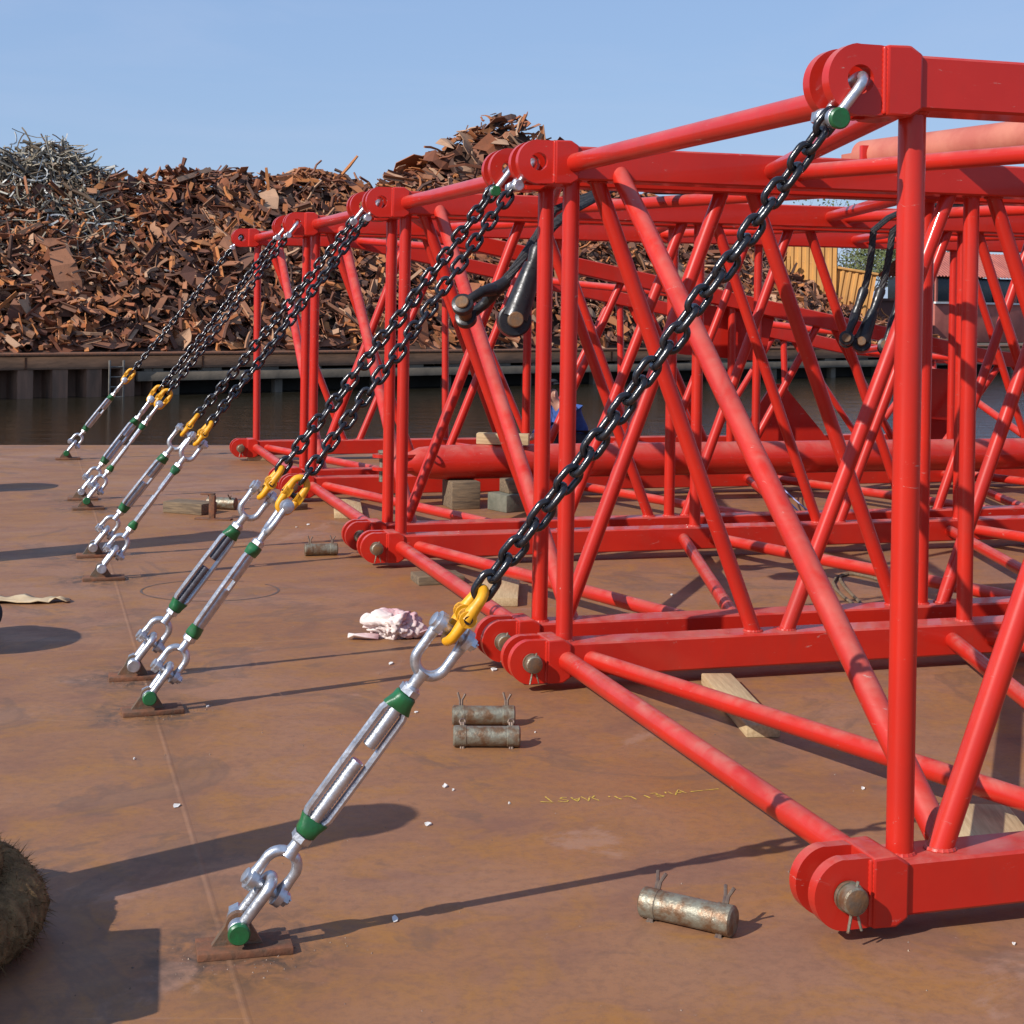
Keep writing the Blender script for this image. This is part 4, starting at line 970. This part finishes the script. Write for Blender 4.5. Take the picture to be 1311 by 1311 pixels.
# ------------------------------------------------------------------ worker crouching behind the booms
def skinned(name, verts, edges, rad, mat, parent, sub=2):
    me = bpy.data.meshes.new(name); me.from_pydata([Vector(v_) for v_ in verts], edges, []); o = bpy.data.objects.new(name+'_tmp', me); COL.objects.link(o)
    md = o.modifiers.new('skin', 'SKIN'); md.use_smooth_shade = True
    for i, r_ in enumerate(rad): me.skin_vertices[0].data[i].radius = (r_, r_) if not isinstance(r_, tuple) else r_
    me.skin_vertices[0].data[0].use_root = True
    sb = o.modifiers.new('sub', 'SUBSURF'); sb.levels = sub; sb.render_levels = sub
    dg = bpy.context.evaluated_depsgraph_get(); nm = bpy.data.meshes.new_from_object(o.evaluated_get(dg)); nm.name = name
    bpy.data.objects.remove(o); nm.materials.clear(); nm.materials.append(mat); return link_mesh(name, nm, parent)
wk = empty('person', boom_pt(2.80, 10.30, 0), PSI); wk.scale = (.80, .80, .80); tag(wk, 'person in a blue jacket crouching behind the red booms', 'person')
# local: faces -x; squatting with the torso leaning forward, arms reaching down in front
V = [(.20, 0, .36), (.12, 0, .50), (.02, 0, .66), (-.06, 0, .75), (-.12, 0, .79), (-.17, 0, .85), (-.185, 0, .95),
     (.18, .10, .34), (-.14, .16, .42), (.06, .15, .09), (-.10, .16, .05),
     (.18, -.10, .34), (-.16, -.15, .44), (.05, -.14, .09), (-.11, -.15, .05),
     (-.03, .17, .70), (-.16, .24, .50), (-.34, .12, .40), (-.40, .09, .36),
     (-.03, -.17, .70), (-.18, -.23, .50), (-.36, -.10, .42), (-.42, -.07, .38)]
Eg = [(0, 1), (1, 2), (2, 3), (3, 4), (4, 5), (5, 6), (0, 7), (7, 8), (8, 9), (9, 10), (0, 11), (11, 12), (12, 13), (13, 14), (3, 15), (15, 16), (16, 17), (17, 18), (3, 19), (19, 20), (20, 21), (21, 22)]
rad = [.11, .105, .115, .075, .050, .085, .08, .085, .062, .042, .035, .085, .062, .042, .035, .045, .036, .031, .030, .045, .036, .031, .030]
for hb, sg in ((18, 1), (22, -1)):
    for j in range(5):
        b_ = Vector(V[hb]); dy = (j-2)*.015
        k0 = len(V); V += [tuple(b_+Vector((-.035, dy, -.012 if j else .0))), tuple(b_+Vector((-.06-.006*(2-abs(j-2)), dy*1.1, -.035)))]; Eg += [(hb, k0), (k0, k0+1)]; rad += [.0095, .0075]
skinned('body', V, Eg, rad, M['skin'], wk)
skinned('jacket', V[:3]+[(-.085, 0, .765), V[15], V[16], V[17], V[19], V[20], V[21]], [(0, 1), (1, 2), (2, 3), (3, 4), (4, 5), (5, 6), (3, 7), (7, 8), (8, 9)], [.15, .15, .17, .142, .088, .062, .050, .088, .062, .050], M['jacket'], wk)
skinned('trousers', [V[0], V[7], V[8], V[9], V[11], V[12], V[13]], [(0, 1), (1, 2), (2, 3), (0, 4), (4, 5), (5, 6)], [.15, .10, .078, .06, .10, .078, .06], M['trousers'], wk)
for s_ in (1, -1):
    skinned('boot', [(.08, .15*s_, .10), (.06, .15*s_, .045), (-.06, .16*s_, .042), (-.15, .165*s_, .035)], [(0, 1), (1, 2), (2, 3)], [.055, .045, .045, .032], M['boots'], wk)
skinned('cap', [(-.17, 0, .955), (-.175, 0, 1.00), (-.26, 0, .965)], [(0, 1), (0, 2)], [.098, .075, (.06, .016)], M['cap'], wk)
m = MB(); m.tube([(-.245, 0, .895), (-.275, 0, .875), (-.262, 0, .868)], [.010, .016, .010], 8); m.build('nose', M['skin'], wk)
m = MB(); m.tube([(-.252, -.022, .838), (-.260, 0, .836), (-.252, .022, .838)], [.004, .007, .004], 6); m.build('mouth', M['skin'], wk)
for s_ in (1, -1):
    m = MB(); m.tube([(-.255, .034*s_-.012, .908), (-.262, .034*s_, .908), (-.255, .034*s_+.012, .908)], .007, 6); m.build('eye', M['cap'], wk)
    m = MB(); m.tube([(-.16, .088*s_, .86), (-.165, .096*s_, .89), (-.16, .088*s_, .915)], .012, 6); m.build('ear', M['skin'], wk)

# ------------------------------------------------------------------ light, sky, camera
sv = Vector((1.10, 0.93, -1.0)).normalized()
L_ = bpy.data.lights.new('sun', 'SUN'); L_.energy = 5.0; L_.angle = R(.5); L_.color = (1, .96, .90)
lo = bpy.data.objects.new('sun', L_); COL.objects.link(lo); lo.rotation_euler = sv.to_track_quat('-Z', 'Y').to_euler(); lo.location = (-20, -20, 30)
w = bpy.data.worlds.new('World'); S.world = w; w.use_nodes = True; nt = w.node_tree
bg = nt.nodes['Background']; sk_ = nt.nodes.new('ShaderNodeTexSky'); sk_.sky_type = 'NISHITA'; sk_.sun_disc = False
sk_.sun_elevation = math.asin(-sv.z); sk_.sun_rotation = math.atan2(-sv.x, -sv.y) % (2*PI)
sk_.air_density = 1.0; sk_.dust_density = 0.5; sk_.ozone_density = 2.2; sk_.altitude = 10
tcw = N(nt, 'ShaderNodeTexCoord'); mpw = N(nt, 'ShaderNodeMapping'); mpw.inputs['Scale'].default_value = (1.2, 1.2, 7); nt.links.new(tcw.outputs['Generated'], mpw.inputs['Vector'])
wisp = ramp(nt, nz(nt, mpw.outputs[0], 2.2, 7, .6, .5), .45, .8, 0, .35)           # thin high cloud
mlt = N(nt, 'ShaderNodeMix', data_type='RGBA', blend_type='MULTIPLY'); mlt.inputs[0].default_value = 1; nt.links.new(sk_.outputs[0], mlt.inputs[6]); mlt.inputs[7].default_value = (1.0, 1.0, 1.0, 1)
hz = mixc(nt, .62, mlt.outputs[2], (3.1, 4.7, 8.0))                                # the haze of a bright harbour day evens the blue out
nt.links.new(mixc(nt, wisp, hz, (4.6, 5.5, 7.6)), bg.inputs['Color']); bg.inputs['Strength'].default_value = .10

cam = bpy.data.cameras.new('camera'); co_ = bpy.data.objects.new('camera', cam); COL.objects.link(co_)
cam.sensor_width = 36; cam.sensor_fit = 'HORIZONTAL'; cam.lens = 36*F/1311
cam.shift_y = -(655.5-PY)/1311; cam.clip_start = .05; cam.clip_end = 3000
co_.matrix_world = Matrix.Translation((0, 0, CAMZ)) @ (Matrix.Rotation(PI/2-PITCH, 4, 'X') @ Matrix.Rotation(ROLL, 4, 'Z'))
S.camera = co_
S.view_settings.view_transform = 'Standard'; S.view_settings.look = 'None'; S.view_settings.gamma = 1; S.view_settings.exposure = .1
S.render.engine = 'CYCLES'; S.cycles.use_denoising = True; S.cycles.max_bounces = 8
